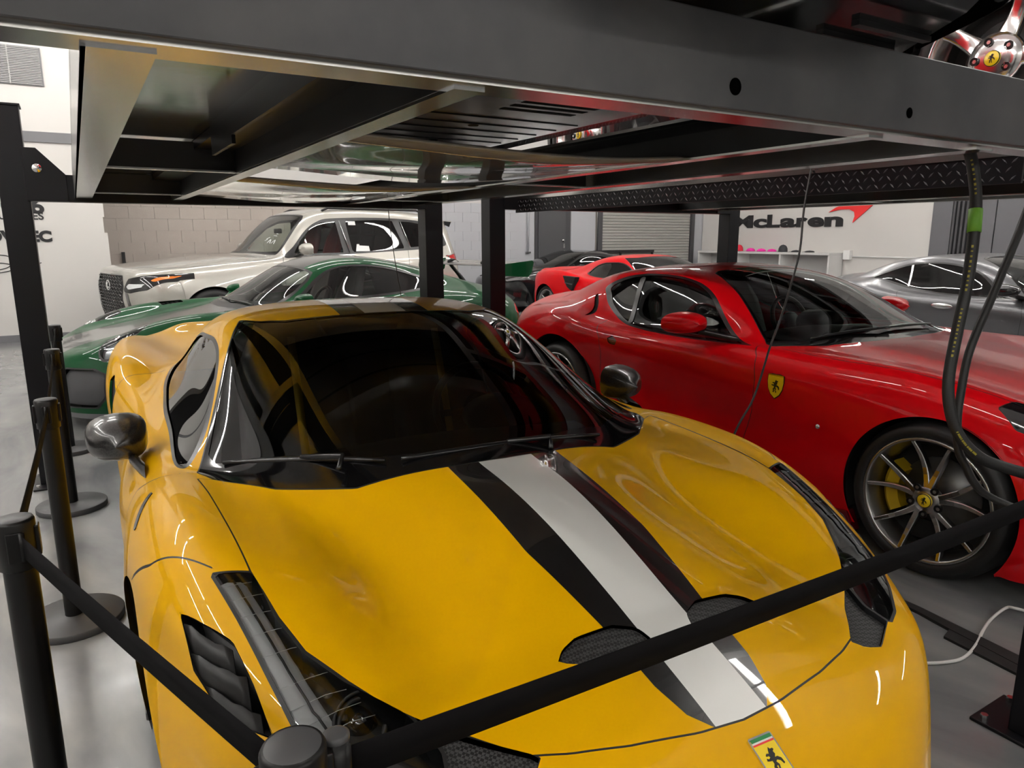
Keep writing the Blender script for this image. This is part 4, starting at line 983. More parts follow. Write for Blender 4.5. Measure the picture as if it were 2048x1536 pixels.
# ------------------------------------------------------------------ red front-engined coupe (front axle at y = 0, faces -Y)
def nose_rows(yf, zs, xs, back):
    pass
def sec(y, pts): return [(x, y, z) for x, z in pts]
RNET = [
 [(0,-.92,.13),(.24,-.91,.13),(.44,-.87,.13),(.60,-.80,.13),(.73,-.70,.13),(.82,-.58,.13),(.89,-.47,.13),(.93,-.40,.13),(.945,-.35,.13),(.945,-.32,.13),(.94,-.30,.12)],
 [(0,-.98,.27),(.25,-.965,.27),(.45,-.92,.27),(.62,-.84,.27),(.75,-.73,.27),(.84,-.60,.27),(.91,-.48,.26),(.95,-.40,.24),(.96,-.35,.20),(.955,-.32,.16),(.945,-.30,.13)],
 [(0,-.96,.45),(.25,-.945,.45),(.45,-.90,.45),(.62,-.82,.45),(.75,-.71,.45),(.84,-.58,.45),(.91,-.46,.43),(.955,-.38,.38),(.965,-.33,.29),(.96,-.31,.19),(.945,-.29,.13)],
 [(0,-.91,.58),(.25,-.90,.58),(.45,-.86,.58),(.62,-.78,.58),(.74,-.67,.585),(.83,-.55,.59),(.90,-.43,.57),(.95,-.34,.50),(.965,-.29,.37),(.96,-.27,.22),(.945,-.26,.14)],
 [(0,-.82,.66),(.25,-.81,.66),(.45,-.77,.66),(.60,-.70,.665),(.71,-.60,.68),(.80,-.49,.69),(.88,-.38,.665),(.94,-.29,.575),(.965,-.24,.42),(.96,-.22,.24),(.945,-.21,.14)],
 [(0,-.66,.71),(.24,-.655,.71),(.43,-.62,.705),(.58,-.56,.71),(.69,-.48,.735),(.785,-.39,.755),(.875,-.30,.725),(.945,-.22,.62),(.97,-.17,.45),(.965,-.15,.25),(.945,-.14,.14)],
 [(0,-.40,.775),(.24,-.395,.772),(.43,-.37,.76),(.58,-.33,.765),(.69,-.28,.79),(.785,-.22,.812),(.88,-.15,.785),(.95,-.09,.67),(.975,-.05,.48),(.97,-.03,.26),(.945,-.02,.14)],
 [(0,-.05,.838),(.24,-.045,.835),(.43,-.03,.82),(.58,0,.823),(.69,.03,.845),(.79,.06,.864),(.885,.10,.838),(.957,.13,.715),(.977,.15,.50),(.97,.17,.27),(.945,.18,.14)],
 sec(.33, [(0,.885),(.24,.88),(.43,.866),(.58,.864),(.69,.872),(.79,.882),(.885,.855),(.96,.73),(.972,.49),(.962,.27),(.94,.14)]),
 [(0,.58,.912),(.25,.585,.908),(.44,.60,.896),(.59,.62,.889),(.70,.64,.886),(.80,.65,.885),(.89,.66,.855),(.957,.66,.73),(.945,.66,.47),(.95,.66,.26),(.93,.66,.14)],
 [(0,.80,.932),(.26,.81,.928),(.46,.85,.918),(.62,.92,.902),(.735,.98,.89),(.815,.98,.885),(.90,.98,.855),(.953,.98,.73),(.915,.98,.46),(.94,.98,.25),(.93,.98,.14)],
 [(0,1.06,1.03),(.26,1.07,1.022),(.46,1.11,1.0),(.61,1.17,.965),(.725,1.22,.91),(.815,1.24,.885),(.905,1.24,.855),(.95,1.24,.73),(.90,1.24,.46),(.935,1.24,.25),(.93,1.24,.14)],
 [(0,1.38,1.15),(.25,1.385,1.143),(.44,1.42,1.12),(.58,1.46,1.075),(.695,1.5,.985),(.805,1.52,.888),(.91,1.52,.856),(.95,1.52,.735),(.895,1.52,.47),(.935,1.52,.26),(.925,1.52,.14)],
 [(0,1.70,1.235),(.24,1.71,1.228),(.42,1.73,1.205),(.55,1.76,1.155),(.675,1.79,1.035),(.795,1.80,.892),(.912,1.80,.858),(.952,1.80,.735),(.90,1.80,.49),(.935,1.8,.27),(.92,1.8,.14)],
 [(0,2.03,1.277),(.24,2.03,1.27),(.42,2.04,1.245),(.545,2.06,1.19),(.67,2.08,1.055),(.79,2.09,.90),(.915,2.09,.865),(.958,2.09,.745),(.915,2.09,.51),(.94,2.09,.27),(.92,2.09,.14)],
 sec(2.38, [(0,1.25),(.235,1.245),(.41,1.22),(.53,1.17),(.66,1.05),(.79,.925),(.92,.89),(.972,.775),(.94,.53),(.945,.28),(.925,.14)]),
 sec(2.70, [(0,1.18),(.22,1.175),(.385,1.15),(.51,1.105),(.66,1.015),(.80,.97),(.925,.93),(.987,.805),(.97,.55),(.955,.28),(.93,.14)]),
 sec(3.0, [(0,1.10),(.21,1.095),(.37,1.075),(.50,1.035),(.655,.98),(.80,.965),(.915,.915),(.982,.785),(.965,.55),(.95,.28),(.93,.14)]),
 sec(3.28, [(0,1.03),(.21,1.028),(.37,1.01),(.50,.985),(.65,.955),(.78,.93),(.89,.87),(.955,.74),(.945,.52),(.93,.28),(.91,.15)]),
 [(0,3.56,.985),(.21,3.555,.985),(.37,3.54,.98),(.5,3.52,.965),(.64,3.48,.93),(.76,3.43,.89),(.86,3.38,.82),(.915,3.34,.69),(.915,3.32,.5),(.905,3.31,.3),(.89,3.3,.16)],
 [(0,3.66,.72),(.21,3.655,.72),(.37,3.64,.72),(.5,3.62,.71),(.63,3.58,.70),(.75,3.52,.68),(.85,3.45,.63),(.905,3.39,.53),(.905,3.36,.4),(.90,3.34,.27),(.885,3.33,.16)],
 [(0,3.56,.22),(.21,3.555,.22),(.37,3.54,.22),(.5,3.52,.22),(.63,3.49,.22),(.75,3.45,.21),(.84,3.41,.2),(.895,3.37,.19),(.90,3.35,.18),(.895,3.34,.17),(.88,3.33,.15)],
]
RNET = np.array(RNET)
for _i, _c in ((10, {2: (.02, -.03, 0), 3: (.05, -.05, 0), 4: (.065, -.06, 0), 5: (.04, -.02, 0)}), (11, {1: (0, -.03, .01), 0: (0, -.03, .01), 2: (.04, -.05, .012), 3: (.10, -.06, .015), 4: (.07, -.04, .01), 5: (.03, 0, 0)}),
               (12, {0: (0, -.06, .01), 1: (0, -.06, .012), 2: (.05, -.08, .018), 3: (.105, -.09, .02), 4: (.07, -.05, .012), 5: (.02, 0, 0)}), (13, {0: (0, -.08, .01), 1: (.01, -.08, .012), 2: (.055, -.10, .02), 3: (.095, -.10, .025), 4: (.055, -.04, .015), 5: (.02, 0, 0)}),
               (14, {0: (0, -.03, .01), 1: (.01, -.03, .01), 2: (.05, -.03, .02), 3: (.085, -.03, .025), 4: (.045, 0, .015), 5: (.015, 0, 0)}), (15, {1: (0, 0, .01), 2: (.035, 0, .022), 3: (.075, 0, .04), 4: (.03, 0, .02)}),
               (16, {0: (0, 0, .01), 1: (0, 0, .015), 2: (.03, 0, .03), 3: (.055, 0, .045), 4: (.02, 0, .02)}), (17, {2: (.01, 0, .02), 3: (.03, 0, .025)})):
    for _k, _d in _c.items(): RNET[_i, _k] += np.array(_d)
#END
mat('paint_red', (.60, .002, .006), .35, coat=.5, coat_rough=.01, spec=.05)
mat('paint_dark_red', (.10, .003, .006), .2, coat=1.0, coat_rough=.012)
def coupe_skin(res, win_o, win_i, hood=True):
    S = Skin(RNET, res)
    scr = [(0, .655), (.29, .683), (.6, .770), (.812, .935), (.80, .985), (.77, 1.02), (.70, 1.16), (.60, 1.363), (.50, 1.60), (.465, 1.68), (.40, 1.715), (.2, 1.73), (0, 1.735)]
    gl = [(0, .74), (.29, .765), (.58, .84), (.755, .975), (.755, 1.02), (.685, 1.16), (.585, 1.363), (.49, 1.58), (.45, 1.655), (.39, 1.695), (.2, 1.715), (0, 1.72)]
    up = lambda V, lo: np.where(V[:, 2] > lo, 0, 1.)
    S.region('cowl', lambda V, Q: sdpoly(np.abs(V[:, 0]), V[:, 1], mirror_poly(scr)) + up(V, .8), gap=.004)
    S.region('windshield', lambda V, Q: sdpoly(np.abs(V[:, 0]), V[:, 1], mirror_poly(gl)) + up(V, .8), sel=('cowl',))
    S.region('window_trim', SYM(lambda x, y, z, k, i: sdpoly(k, i, smooth_poly(win_o))))
    S.region('side_window', SYM(lambda x, y, z, k, i: sdpoly(k, i, smooth_poly(win_i))), sel=('window_trim',))
    S.region('rear_glass', lambda V, Q: sdpoly(np.abs(V[:, 0]), V[:, 1], [(-.40, 2.42), (.40, 2.42), (.47, 2.62), (.46, 3.02), (.42, 3.1), (-.42, 3.1), (-.46, 3.02), (-.47, 2.62)]) + up(V, .9), gap=.006)
    S.seam(VY, VZ, [(1.00, .885), (.955, .84), (.925, .73), (.95, .55), (1.0, .40), (1.02, .2)], .0022, ONSIDE)
    S.seam(VY, VZ, [(2.30, .90), (2.225, .80), (2.21, .70), (2.25, .50), (2.2, .3)], .0022, ONSIDE)
    S.seam(VX, VY, [(.83, .90), (.845, .5), (.835, .1), (.80, -.25), (.70, -.56), (.5, -.72), (0, -.80)], .0022, ONTOP)
    S.region('lamp', lambda V, Q: sdpoly(np.abs(V[:, 0]), V[:, 1], [(.86, -.20), (.79, -.23), (.74, -.40), (.64, -.60), (.66, -.66), (.78, -.55), (.86, -.40), (.885, -.28)]) + up(V, .5), gap=.004)
    S.region('mouth', lambda V, Q: sdpoly(np.abs(V[:, 0]), V[:, 2], [(-.66, .18), (.66, .18), (.72, .30), (.64, .46), (-.64, .46), (-.72, .30)]) + np.where(V[:, 1] < -.5, 0, 1.), gap=.002)
    S.region('tail', lambda V, Q: np.where(V[:, 1] > 3.30, V[:, 2] - .55, 1.))
    return S
R_WO = [(4.95, 10.28), (4.3, 10.75), (3.35, 12.0), (3.02, 12.6), (2.86, 13.25), (2.90, 14.0), (3.18, 14.8), (3.58, 15.45), (4.0, 15.35), (4.5, 15.05), (5.05, 14.3), (5.28, 13.65), (5.5, 12.4), (5.5, 11.4), (5.25, 10.5)]
R_WI = [(4.85, 10.55), (4.3, 11.0), (3.45, 12.1), (3.14, 12.65), (2.99, 13.25), (3.03, 14.0), (3.3, 14.7), (3.66, 15.25), (4.0, 15.15), (4.42, 14.9), (4.92, 14.2), (5.12, 13.6), (5.32, 12.4), (5.32, 11.4), (5.15, 10.75)]
def coupe_parts(S, t, paint, glass='glass_clear', roof=None):
    b = S.part('body', 'body_shell', paint, t); S.part('seam', 'panel_gaps', 'seal_black', b, kind='stuff')
    S.part('cowl', 'cowl_panel', 'frit_black', t); S.part('windshield', 'windshield', glass, t, off=-.002)
    S.part('rear_glass', 'rear_window', 'glass_dark', t, off=-.002); S.part('mouth', 'front_grille', 'wire_mesh', t, off=-.02)
    S.part('tail', 'rear_fascia', 'trim_black', t)
    for s in (-1, 1):
        S.part('window_trim', 'window_trim', 'trim_black', t, side=s); S.part('side_window', 'side_window', glass, t, off=-.005, side=s)
        S.part('lamp', 'headlight', 'black_gloss', t, off=-.002, side=s)
    return b
POSE_R = (3.027, 1.336, .086)
rc = thing('sports_car', 'glossy red coupe with grey twin-spoke wheels beside the yellow car', 'car', (POSE_R[0], POSE_R[1], 0), POSE_R[2])
S_red = None
def red_coupe():
    S = coupe_skin(.018, R_WO, R_WI)
    S.region('slot', lambda V, Q: sdline(V[:, 1], V[:, 2], [(2.60, 1.045), (2.535, .99), (2.49, .935)]) - .016 + np.where((np.abs(V[:, 0]) > .55), 0, 1.), sel=('body',))
    S.region('pillar', lambda V, Q: sdline(np.abs(Q[:, 0]), Q[:, 1], [(3.25, 14.30), (4.95, 14.02)]) * .1 - .0072 + np.where(V[:, 2] > .88, 0, 1.), sel=('side_window',))
    S.region('handle', lambda V, Q: sdpoly(V[:, 1], V[:, 2], [(2.05, .80), (2.10, .825), (2.15, .80), (2.12, .77), (2.06, .765)]) + np.where(np.abs(V[:, 0]) > .7, 0, 1.))
    arches(S, 0, 2.71, .345, .368, .425)
    b = coupe_parts(S, rc, 'paint_red')
    for s in (-1, 1):
        S.part('slot', 'buttress_slot', 'arch_black', rc, off=-.012, side=s); S.part('pillar', 'window_divider', 'trim_black', rc, side=s)
        S.part('handle', 'door_handle', 'paint_dark_red', rc, off=-.006, side=s)
        mirror_pod(rc, s, 1.03, 1.34, .985, .125, .078, .060, 'paint_red', (s * .86, 1.18, .905), m2='trim_black')
        # shield badge on the front fender
        j = np.argmin(np.hypot(S.V[:, 1] - .795, S.V[:, 2] - .72) + np.where(s * S.V[:, 0] > 0, 0, 9)); p, n = Vector(S.V[j]), Vector(S.N[j])
        ax = Vector((0, 1, 0)) * s; ax = (ax - n * ax.dot(n)).normalized(); upv = n.cross(ax)
        M = Matrix((ax, upv, n)).transposed().to_4x4(); M.translation = p + n * .001
        sh = thing('shield_badge', None, None, (0, 0, 0), 0, parent=rc)
        shp = [(-.046, .052), (-.02, .058), (0, .056), (.02, .058), (.046, .052), (.048, .02), (.042, -.015), (.026, -.044), (0, -.064), (-.026, -.044), (-.042, -.015), (-.048, .02)]
        MB().prism([(x * 1.07, y * 1.07) for x, y in shp], -.003, .0015, 'z', M).build('shield_rim', 'badge_black', sh)
        MB().prism(shp, .0015, .0025, 'z', M).build('shield_field', 'badge_yellow', sh)
        MB().box(-.046, .046, .050, .058, .0025, .003, M).build('shield_band', 'chrome', sh)
        h = MB(); horse(h, .052, M @ Matrix.Translation((0, -.004, .0025)), .0008); h.build('shield_emblem', 'badge_black', sh)
        j = np.argmin(np.hypot(S.V[:, 1] - .535, S.V[:, 2] - .557) + np.where(s * S.V[:, 0] > 0, 0, 9)); p = S.V[j]
        MB().lathe([(0, .008), (.010, .006), (.013, 0), (.013, -.004)], 14, 'x', Matrix.Translation(p) @ Matrix.Rotation(0 if s > 0 else PI, 4, 'Z')).build('fender_plug', 'steel', rc)
        MB().prism([(.30, .10), (2.28, .10), (2.28, .17), (1.9, .19), (.6, .16), (.34, .19)], s * .90, s * .965, 'x').build('side_sill', 'paint_dark_red', rc, bevel=.006)
    interior(rc, 1.35, 1.85, .2, .66, dash_z=.90, roof=1.22, floor_z=.24, seat_h=.66, yb=2.55)
    for a, bb in (((-.60, .86, .918), (.02, .79, .945)), ((-.10, .80, .945), (.52, .83, .93))): wiper(rc, a, bb, .012)
    underbody(rc, [(-.86, 3.3), (-.86, .4), (-.80, -.35), (-.5, -.75), (0, -.88), (.5, -.75), (.80, -.35), (.86, .4), (.86, 3.3)])
    arch_liner(rc, 0, .368, .345, .94); arch_liner(rc, 2.71, .425, .345, .96)
    for s in (-1, 1):
        wheel(rc, s, .958, 0, .348, .348, .272, .26, 'twin', 'rim_grey', 'caliper_yellow', 'badge_yellow', spin=.31 if s < 0 else 0)
        wheel(rc, s, .965, 2.71, .355, .355, .272, .30, 'twin', 'rim_grey', 'caliper_yellow', 'badge_yellow', detail=False)
red_coupe()
# ------------------------------------------------------------------ green rear-engined coupe with a swan-neck wing (front axle at y = 0)
GNET = [
 [(0,-.93,.12),(.24,-.92,.12),(.42,-.88,.12),(.57,-.81,.12),(.69,-.72,.12),(.78,-.61,.12),(.84,-.51,.12),(.88,-.44,.12),(.89,-.39,.12),(.89,-.36,.12),(.885,-.34,.11)],
 [(0,-.98,.26),(.24,-.97,.26),(.43,-.93,.26),(.59,-.86,.26),(.71,-.76,.26),(.80,-.64,.26),(.86,-.53,.25),(.895,-.45,.23),(.905,-.39,.19),(.90,-.36,.16),(.89,-.34,.12)],
 [(0,-.965,.44),(.24,-.955,.44),(.43,-.915,.44),(.59,-.84,.44),(.71,-.74,.44),(.80,-.62,.44),(.86,-.51,.42),(.90,-.43,.36),(.91,-.37,.27),(.905,-.34,.19),(.89,-.33,.13)],
 [(0,-.89,.57),(.24,-.88,.57),(.42,-.85,.575),(.57,-.78,.58),(.68,-.69,.59),(.77,-.57,.59),(.84,-.46,.57),(.89,-.37,.49),(.91,-.32,.35),(.905,-.29,.21),(.89,-.28,.14)],
 [(0,-.74,.64),(.23,-.735,.64),(.40,-.71,.645),(.54,-.66,.66),(.645,-.58,.69),(.735,-.49,.70),(.82,-.39,.675),(.885,-.30,.57),(.912,-.25,.41),(.907,-.22,.24),(.89,-.21,.14)],
 [(0,-.50,.695),(.22,-.50,.695),(.38,-.48,.70),(.51,-.45,.72),(.61,-.41,.765),(.705,-.36,.785),(.80,-.29,.75),(.88,-.22,.635),(.915,-.18,.45),(.91,-.16,.26),(.89,-.15,.14)],
 [(0,-.15,.755),(.22,-.15,.755),(.38,-.14,.757),(.51,-.13,.78),(.615,-.11,.83),(.71,-.09,.852),(.81,-.06,.82),(.893,-.03,.69),(.925,-.01,.49),(.92,0,.28),(.90,0,.14)],
 [(0,.20,.815),(.23,.20,.815),(.40,.21,.815),(.525,.22,.828),(.63,.24,.863),(.715,.25,.875),(.815,.26,.832),(.90,.27,.69),(.92,.28,.48),(.912,.28,.27),(.89,.28,.14)],
 [(0,.47,.868),(.25,.48,.868),(.44,.52,.866),(.57,.58,.868),(.67,.63,.882),(.735,.65,.885),(.82,.66,.832),(.89,.66,.69),(.895,.66,.47),(.89,.66,.26),(.87,.66,.14)],
 [(0,.80,1.055),(.25,.81,1.05),(.43,.84,1.03),(.56,.89,.995),(.66,.92,.935),(.735,.94,.892),(.82,.95,.832),(.88,.95,.69),(.885,.95,.46),(.88,.95,.26),(.86,.95,.14)],
 [(0,1.13,1.225),(.24,1.135,1.218),(.415,1.155,1.197),(.53,1.19,1.152),(.635,1.22,1.035),(.73,1.24,.90),(.82,1.25,.832),(.88,1.25,.69),(.88,1.25,.46),(.877,1.25,.26),(.857,1.25,.14)],
 sec(1.48, [(0,1.295),(.24,1.288),(.405,1.267),(.515,1.215),(.622,1.075),(.73,.91),(.825,.84),(.885,.70),(.885,.47),(.88,.27),(.86,.14)]),
 sec(1.86, [(0,1.28),(.23,1.273),(.39,1.252),(.495,1.20),(.612,1.065),(.738,.93),(.85,.87),(.91,.72),(.905,.48),(.895,.27),(.875,.14)]),
 sec(2.26, [(0,1.21),(.22,1.203),(.37,1.182),(.475,1.132),(.612,1.025),(.76,.95),(.885,.885),(.945,.74),(.935,.5),(.92,.28),(.9,.14)]),
 sec(2.65, [(0,1.11),(.21,1.105),(.35,1.085),(.47,1.045),(.63,.978),(.77,.935),(.885,.87),(.945,.73),(.94,.5),(.925,.28),(.905,.14)]),
 sec(3.04, [(0,1.0),(.21,.995),(.35,.98),(.48,.95),(.63,.91),(.76,.87),(.865,.80),(.925,.67),(.925,.47),(.915,.28),(.9,.14)]),
 [(0,3.38,.90),(.21,3.375,.90),(.36,3.36,.89),(.49,3.34,.87),(.62,3.3,.84),(.74,3.25,.80),(.84,3.2,.73),(.9,3.15,.6),(.905,3.12,.44),(.9,3.1,.27),(.885,3.09,.15)],
 [(0,3.53,.68),(.21,3.525,.68),(.36,3.51,.68),(.49,3.48,.67),(.62,3.44,.65),(.74,3.37,.62),(.83,3.3,.57),(.885,3.24,.48),(.895,3.2,.37),(.89,3.17,.25),(.88,3.15,.16)],
 [(0,3.46,.22),(.21,3.455,.22),(.36,3.44,.22),(.49,3.42,.22),(.62,3.38,.22),(.73,3.33,.21),(.82,3.28,.2),(.875,3.23,.19),(.885,3.2,.18),(.882,3.18,.17),(.87,3.16,.15)],
]
GNET = np.array(GNET)
#END
mat('paint_green', (.003, .060, .018), .35, coat=.5, coat_rough=.012, spec=.05)
mat('paint_graphite', (.035, .034, .033), .28, coat=.8, coat_rough=.03)
mat('lens_white', (.35, .36, .37), .15, metal=.4, coat=1.0)
mat('red_lens', (.45, .01, .01), .15, coat=1.0)
POSE_G = (-.684, 6.389, -1.368)
gc = thing('sports_car', 'dark green coupe with a graphite hood stripe and tall rear wing', 'car', (POSE_G[0], POSE_G[1], 0), POSE_G[2])
def green_car():
    S = Skin(GNET, .026)
    up = lambda V, lo: np.where(V[:, 2] > lo, 0, 1.)
    scr = [(0, .44), (.25, .455), (.44, .495), (.57, .56), (.655, .63), (.64, .78), (.59, .95), (.545, 1.08), (.50, 1.14), (.38, 1.11), (.2, 1.09), (0, 1.085)]
    S.region('cowl', lambda V, Q: sdpoly(np.abs(V[:, 0]), V[:, 1], mirror_poly(scr)) + up(V, .8), gap=.004)
    gl = [(0, .51), (.25, .525), (.43, .56), (.55, .62), (.615, .70), (.575, .93), (.53, 1.06), (.485, 1.115), (.38, 1.09), (.2, 1.07), (0, 1.065)]
    S.region('windshield', lambda V, Q: sdpoly(np.abs(V[:, 0]), V[:, 1], mirror_poly(gl)) + up(V, .8), sel=('cowl',))
    wo = [(4.55, 8.35), (3.55, 9.3), (3.05, 10.2), (2.98, 11.2), (3.1, 12.2), (3.5, 13.2), (4.1, 13.5), (4.7, 12.9), (4.95, 11.9), (5.0, 10.2), (4.95, 8.7)]
    wi = [(4.5, 8.75), (3.68, 9.5), (3.2, 10.3), (3.13, 11.2), (3.25, 12.15), (3.6, 12.95), (4.05, 13.2), (4.55, 12.7), (4.78, 11.85), (4.82, 10.2), (4.78, 8.95)]
    S.region('window_trim', SYM(lambda x, y, z, k, i: sdpoly(k, i, smooth_poly(wo))))
    S.region('side_window', SYM(lambda x, y, z, k, i: sdpoly(k, i, smooth_poly(wi))), sel=('window_trim',))
    S.region('quarter_window', SYM(lambda x, y, z, k, i: np.where(k > 2.5, 11.55 - i, 1.)), sel=('side_window',), gap=0)
    S.region('stripe', lambda V, Q: np.abs(V[:, 0]) - np.interp(V[:, 1], [-.9, -.3, .5, 1.2, 3.4], [.30, .34, .38, .36, .33]) + np.where((V[:, 2] > .58) & (V[:, 1] < 2.2), 0, 1.))
    S.seam(VX, VY, [(.60, .55), (.52, .1), (.46, -.4), (.40, -.66), (0, -.76)], .003, ONTOP, sel=('body', 'stripe'))
    S.region('lamp', lambda V, Q: np.hypot((V[:, 1] + .45) / 1.75 + (np.abs(V[:, 0]) - .66) * .35, (np.abs(V[:, 0]) - .665)) - .105 + up(V, .55), gap=.006)
    S.region('vent', lambda V, Q: sdpoly(np.abs(V[:, 0]), V[:, 1], [(.60, .10), (.70, .08), (.73, .28), (.63, .30)]) + up(V, .6), gap=.004)
    S.region('intake', lambda V, Q: sdpoly(np.abs(V[:, 0]), V[:, 2], [(.50, .22), (.74, .22), (.79, .30), (.78, .46), (.72, .50), (.52, .50), (.48, .44), (.47, .28)]) + np.where(V[:, 1] < -.3, 0, 1.), gap=.012, gapname='intake_rim')
    S.region('mouth', lambda V, Q: sdpoly(np.abs(V[:, 0]), V[:, 2], [(-.40, .20), (.40, .20), (.40, .42), (-.40, .42)]) + np.where(V[:, 1] < -.3, 0, 1.))
    S.region('lip', lambda V, Q: np.where(V[:, 1] < .0, V[:, 2] - .165, 1.))
    S.seam(VY, VZ, [(.70, .87), (.66, .7), (.70, .4), (.8, .2)], .003, ONSIDE)
    S.seam(VY, VZ, [(1.95, .90), (1.97, .7), (1.9, .3)], .003, ONSIDE)
    S.region('filler', lambda V, Q: np.abs(np.hypot(V[:, 1] - 2.22, V[:, 2] - .90) - .055) - .005 + np.where(V[:, 0] > .5, 0, 1.))
    S.region('rear_glass', lambda V, Q: sdpoly(np.abs(V[:, 0]), V[:, 1], [(-.36, 1.86), (.36, 1.86), (.40, 2.1), (.38, 2.5), (-.38, 2.5), (-.40, 2.1)]) + up(V, .9), gap=.006)
    S.region('deck_vent', lambda V, Q: sdpoly(np.abs(V[:, 0]), V[:, 1], [(-.34, 2.62), (.34, 2.62), (.34, 2.85), (-.34, 2.85)]) + up(V, .85), gap=.005)
    S.region('tail_lamp', lambda V, Q: sdpoly(np.abs(V[:, 0]), V[:, 2], [(.45, .70), (.80, .66), (.83, .70), (.78, .76), (.5, .78)]) + np.where(V[:, 1] > 2.9, 0, 1.), gap=.004)
    arches(S, 0, 2.457, .34, .37, .38)
    b = S.part('body', 'body_shell', 'paint_green', gc); S.part('seam', 'panel_gaps', 'seal_black', b, kind='stuff'); S.part('stripe', 'hood_stripe', 'paint_graphite', b)
    S.part('cowl', 'cowl_panel', 'trim_black', gc); S.part('windshield', 'windshield', 'glass_clear', gc, off=-.002); S.part('filler', 'filler_ring', 'chrome', gc)
    S.part('rear_glass', 'rear_window', 'glass_dark', gc); S.part('deck_vent', 'deck_grille', 'trim_black', gc, off=-.01)
    S.part('mouth', 'front_grille', 'wire_mesh', gc, off=-.02); S.part('lip', 'front_lip', 'band_grey', gc)
    for s in (-1, 1):
        S.part('window_trim', 'window_trim', 'trim_black', gc, side=s); S.part('side_window', 'side_window', 'glass_clear', gc, off=-.004, side=s)
        S.part('quarter_window', 'quarter_window', 'glass_dark', gc, off=-.004, side=s)
        l = S.part('lamp', 'headlight', 'lens_clear', gc, side=s); S.part('lamp', 'lamp_bowl', 'lens_white', l, off=-.04, side=s)
        p, n = surf_z(S, s * .66, -.47)
        for k, (dx, dy) in enumerate(((0, -.05), (0, .05), (.04, 0))):
            MB().lathe([(0, .0), (.02, .004), (.03, .012), (.033, .0)], 16, M=Matrix.Translation((s * (.66 + dx), -.47 + dy, p[2] - .035)) @ Matrix.Rotation(R(35), 4, 'X')).build('lamp_projector', 'chrome', l)
        v = S.part('vent', 'fender_vent', 'seal_black', gc, off=-.03, side=s)
        for k in range(4):
            x0 = s * (.60 + .004 * k); y0 = .115 + .045 * k; p, n = surf_z(S, s * .66, y0)
            MB().add([(s * (.605 + .01 * k), y0, p[2] - .005), (s * (.705 + .008 * k), y0 - .01, p[2] - .012), (s * (.705 + .008 * k), y0 + .03, p[2] - .03), (s * (.605 + .01 * k), y0 + .035, p[2] - .025)], [(0, 1, 2, 3)]).build('vent_slat', 'trim_black', v, solid=.004)
        S.part('intake', 'side_intake', 'dark_grey', gc, off=-.035, side=s); S.part('intake_rim', 'intake_frame', 'trim_black', gc, side=s)
        S.part('tail_lamp', 'tail_lamp', 'red_lens', gc, side=s)
        mirror_pod(gc, s, .92, .86, .95, .075, .06, .05, 'paint_green', (s * .80, .80, .88))
    interior(gc, .95, 1.28, .2, .60, dash_z=.86, roof=1.24, floor_z=.25, seat='cabin_grey')
    for a, bb in (((-.5, .60, .90), (.05, .53, .905)), ((.0, .53, .905), (.52, .58, .89))): wiper(gc, a, bb, .012)
    # wing on two swan necks
    wg = thing('rear_wing', None, None, (0, 3.28, 0), 0, parent=gc)
    prof = [(-.17, .0), (-.14, .012), (-.05, .022), (.06, .024), (.15, .034), (.17, .040), (.15, .022), (.05, .004), (-.06, -.006), (-.14, -.008)]
    MB().prism(prof, -.84, .84, 'x', Matrix.Translation((0, 0, 1.165))).build('wing_blade', 'paint_graphite', wg)
    for s in (-1, 1):
        MB().prism([(-.19, 1.07), (-.20, 1.14), (-.19, 1.195), (.18, 1.225), (.20, 1.205), (.17, 1.09), (.12, 1.05)], s * .84, s * .855, 'x').build('wing_endplate', 'paint_green', wg, bevel=.004)
        pts = spline(np.array([(.10, .90), (.02, 1.02), (-.10, 1.15), (-.12, 1.205), (-.05, 1.225), (.02, 1.195)]), 5)
        rows = [[(s * .33 - .008, y, z), (s * .33 + .008, y, z), (s * .33 + .008, y + w_, z - .02), (s * .33 - .008, y + w_, z - .02)] for (y, z), w_ in zip(pts, np.linspace(.09, .035, len(pts)))]
        MB().grid(rows, wrap=True).build('swan_neck', 'trim_black', wg)
    underbody(gc, [(-.80, 3.1), (-.82, .4), (-.76, -.35), (-.45, -.78), (0, -.88), (.45, -.78), (.76, -.35), (.82, .4), (.80, 3.1)])
    arch_liner(gc, 0, .37, .34, .89); arch_liner(gc, 2.457, .38, .34, .91)
    for s in (-1, 1):
        wheel(gc, s, .90, 0, .34, .34, .26, .25, 'star', 'rim_dark', None, None, detail=False); wheel(gc, s, .925, 2.457, .35, .35, .265, .30, 'star', 'rim_dark', None, None, detail=False)
green_car()

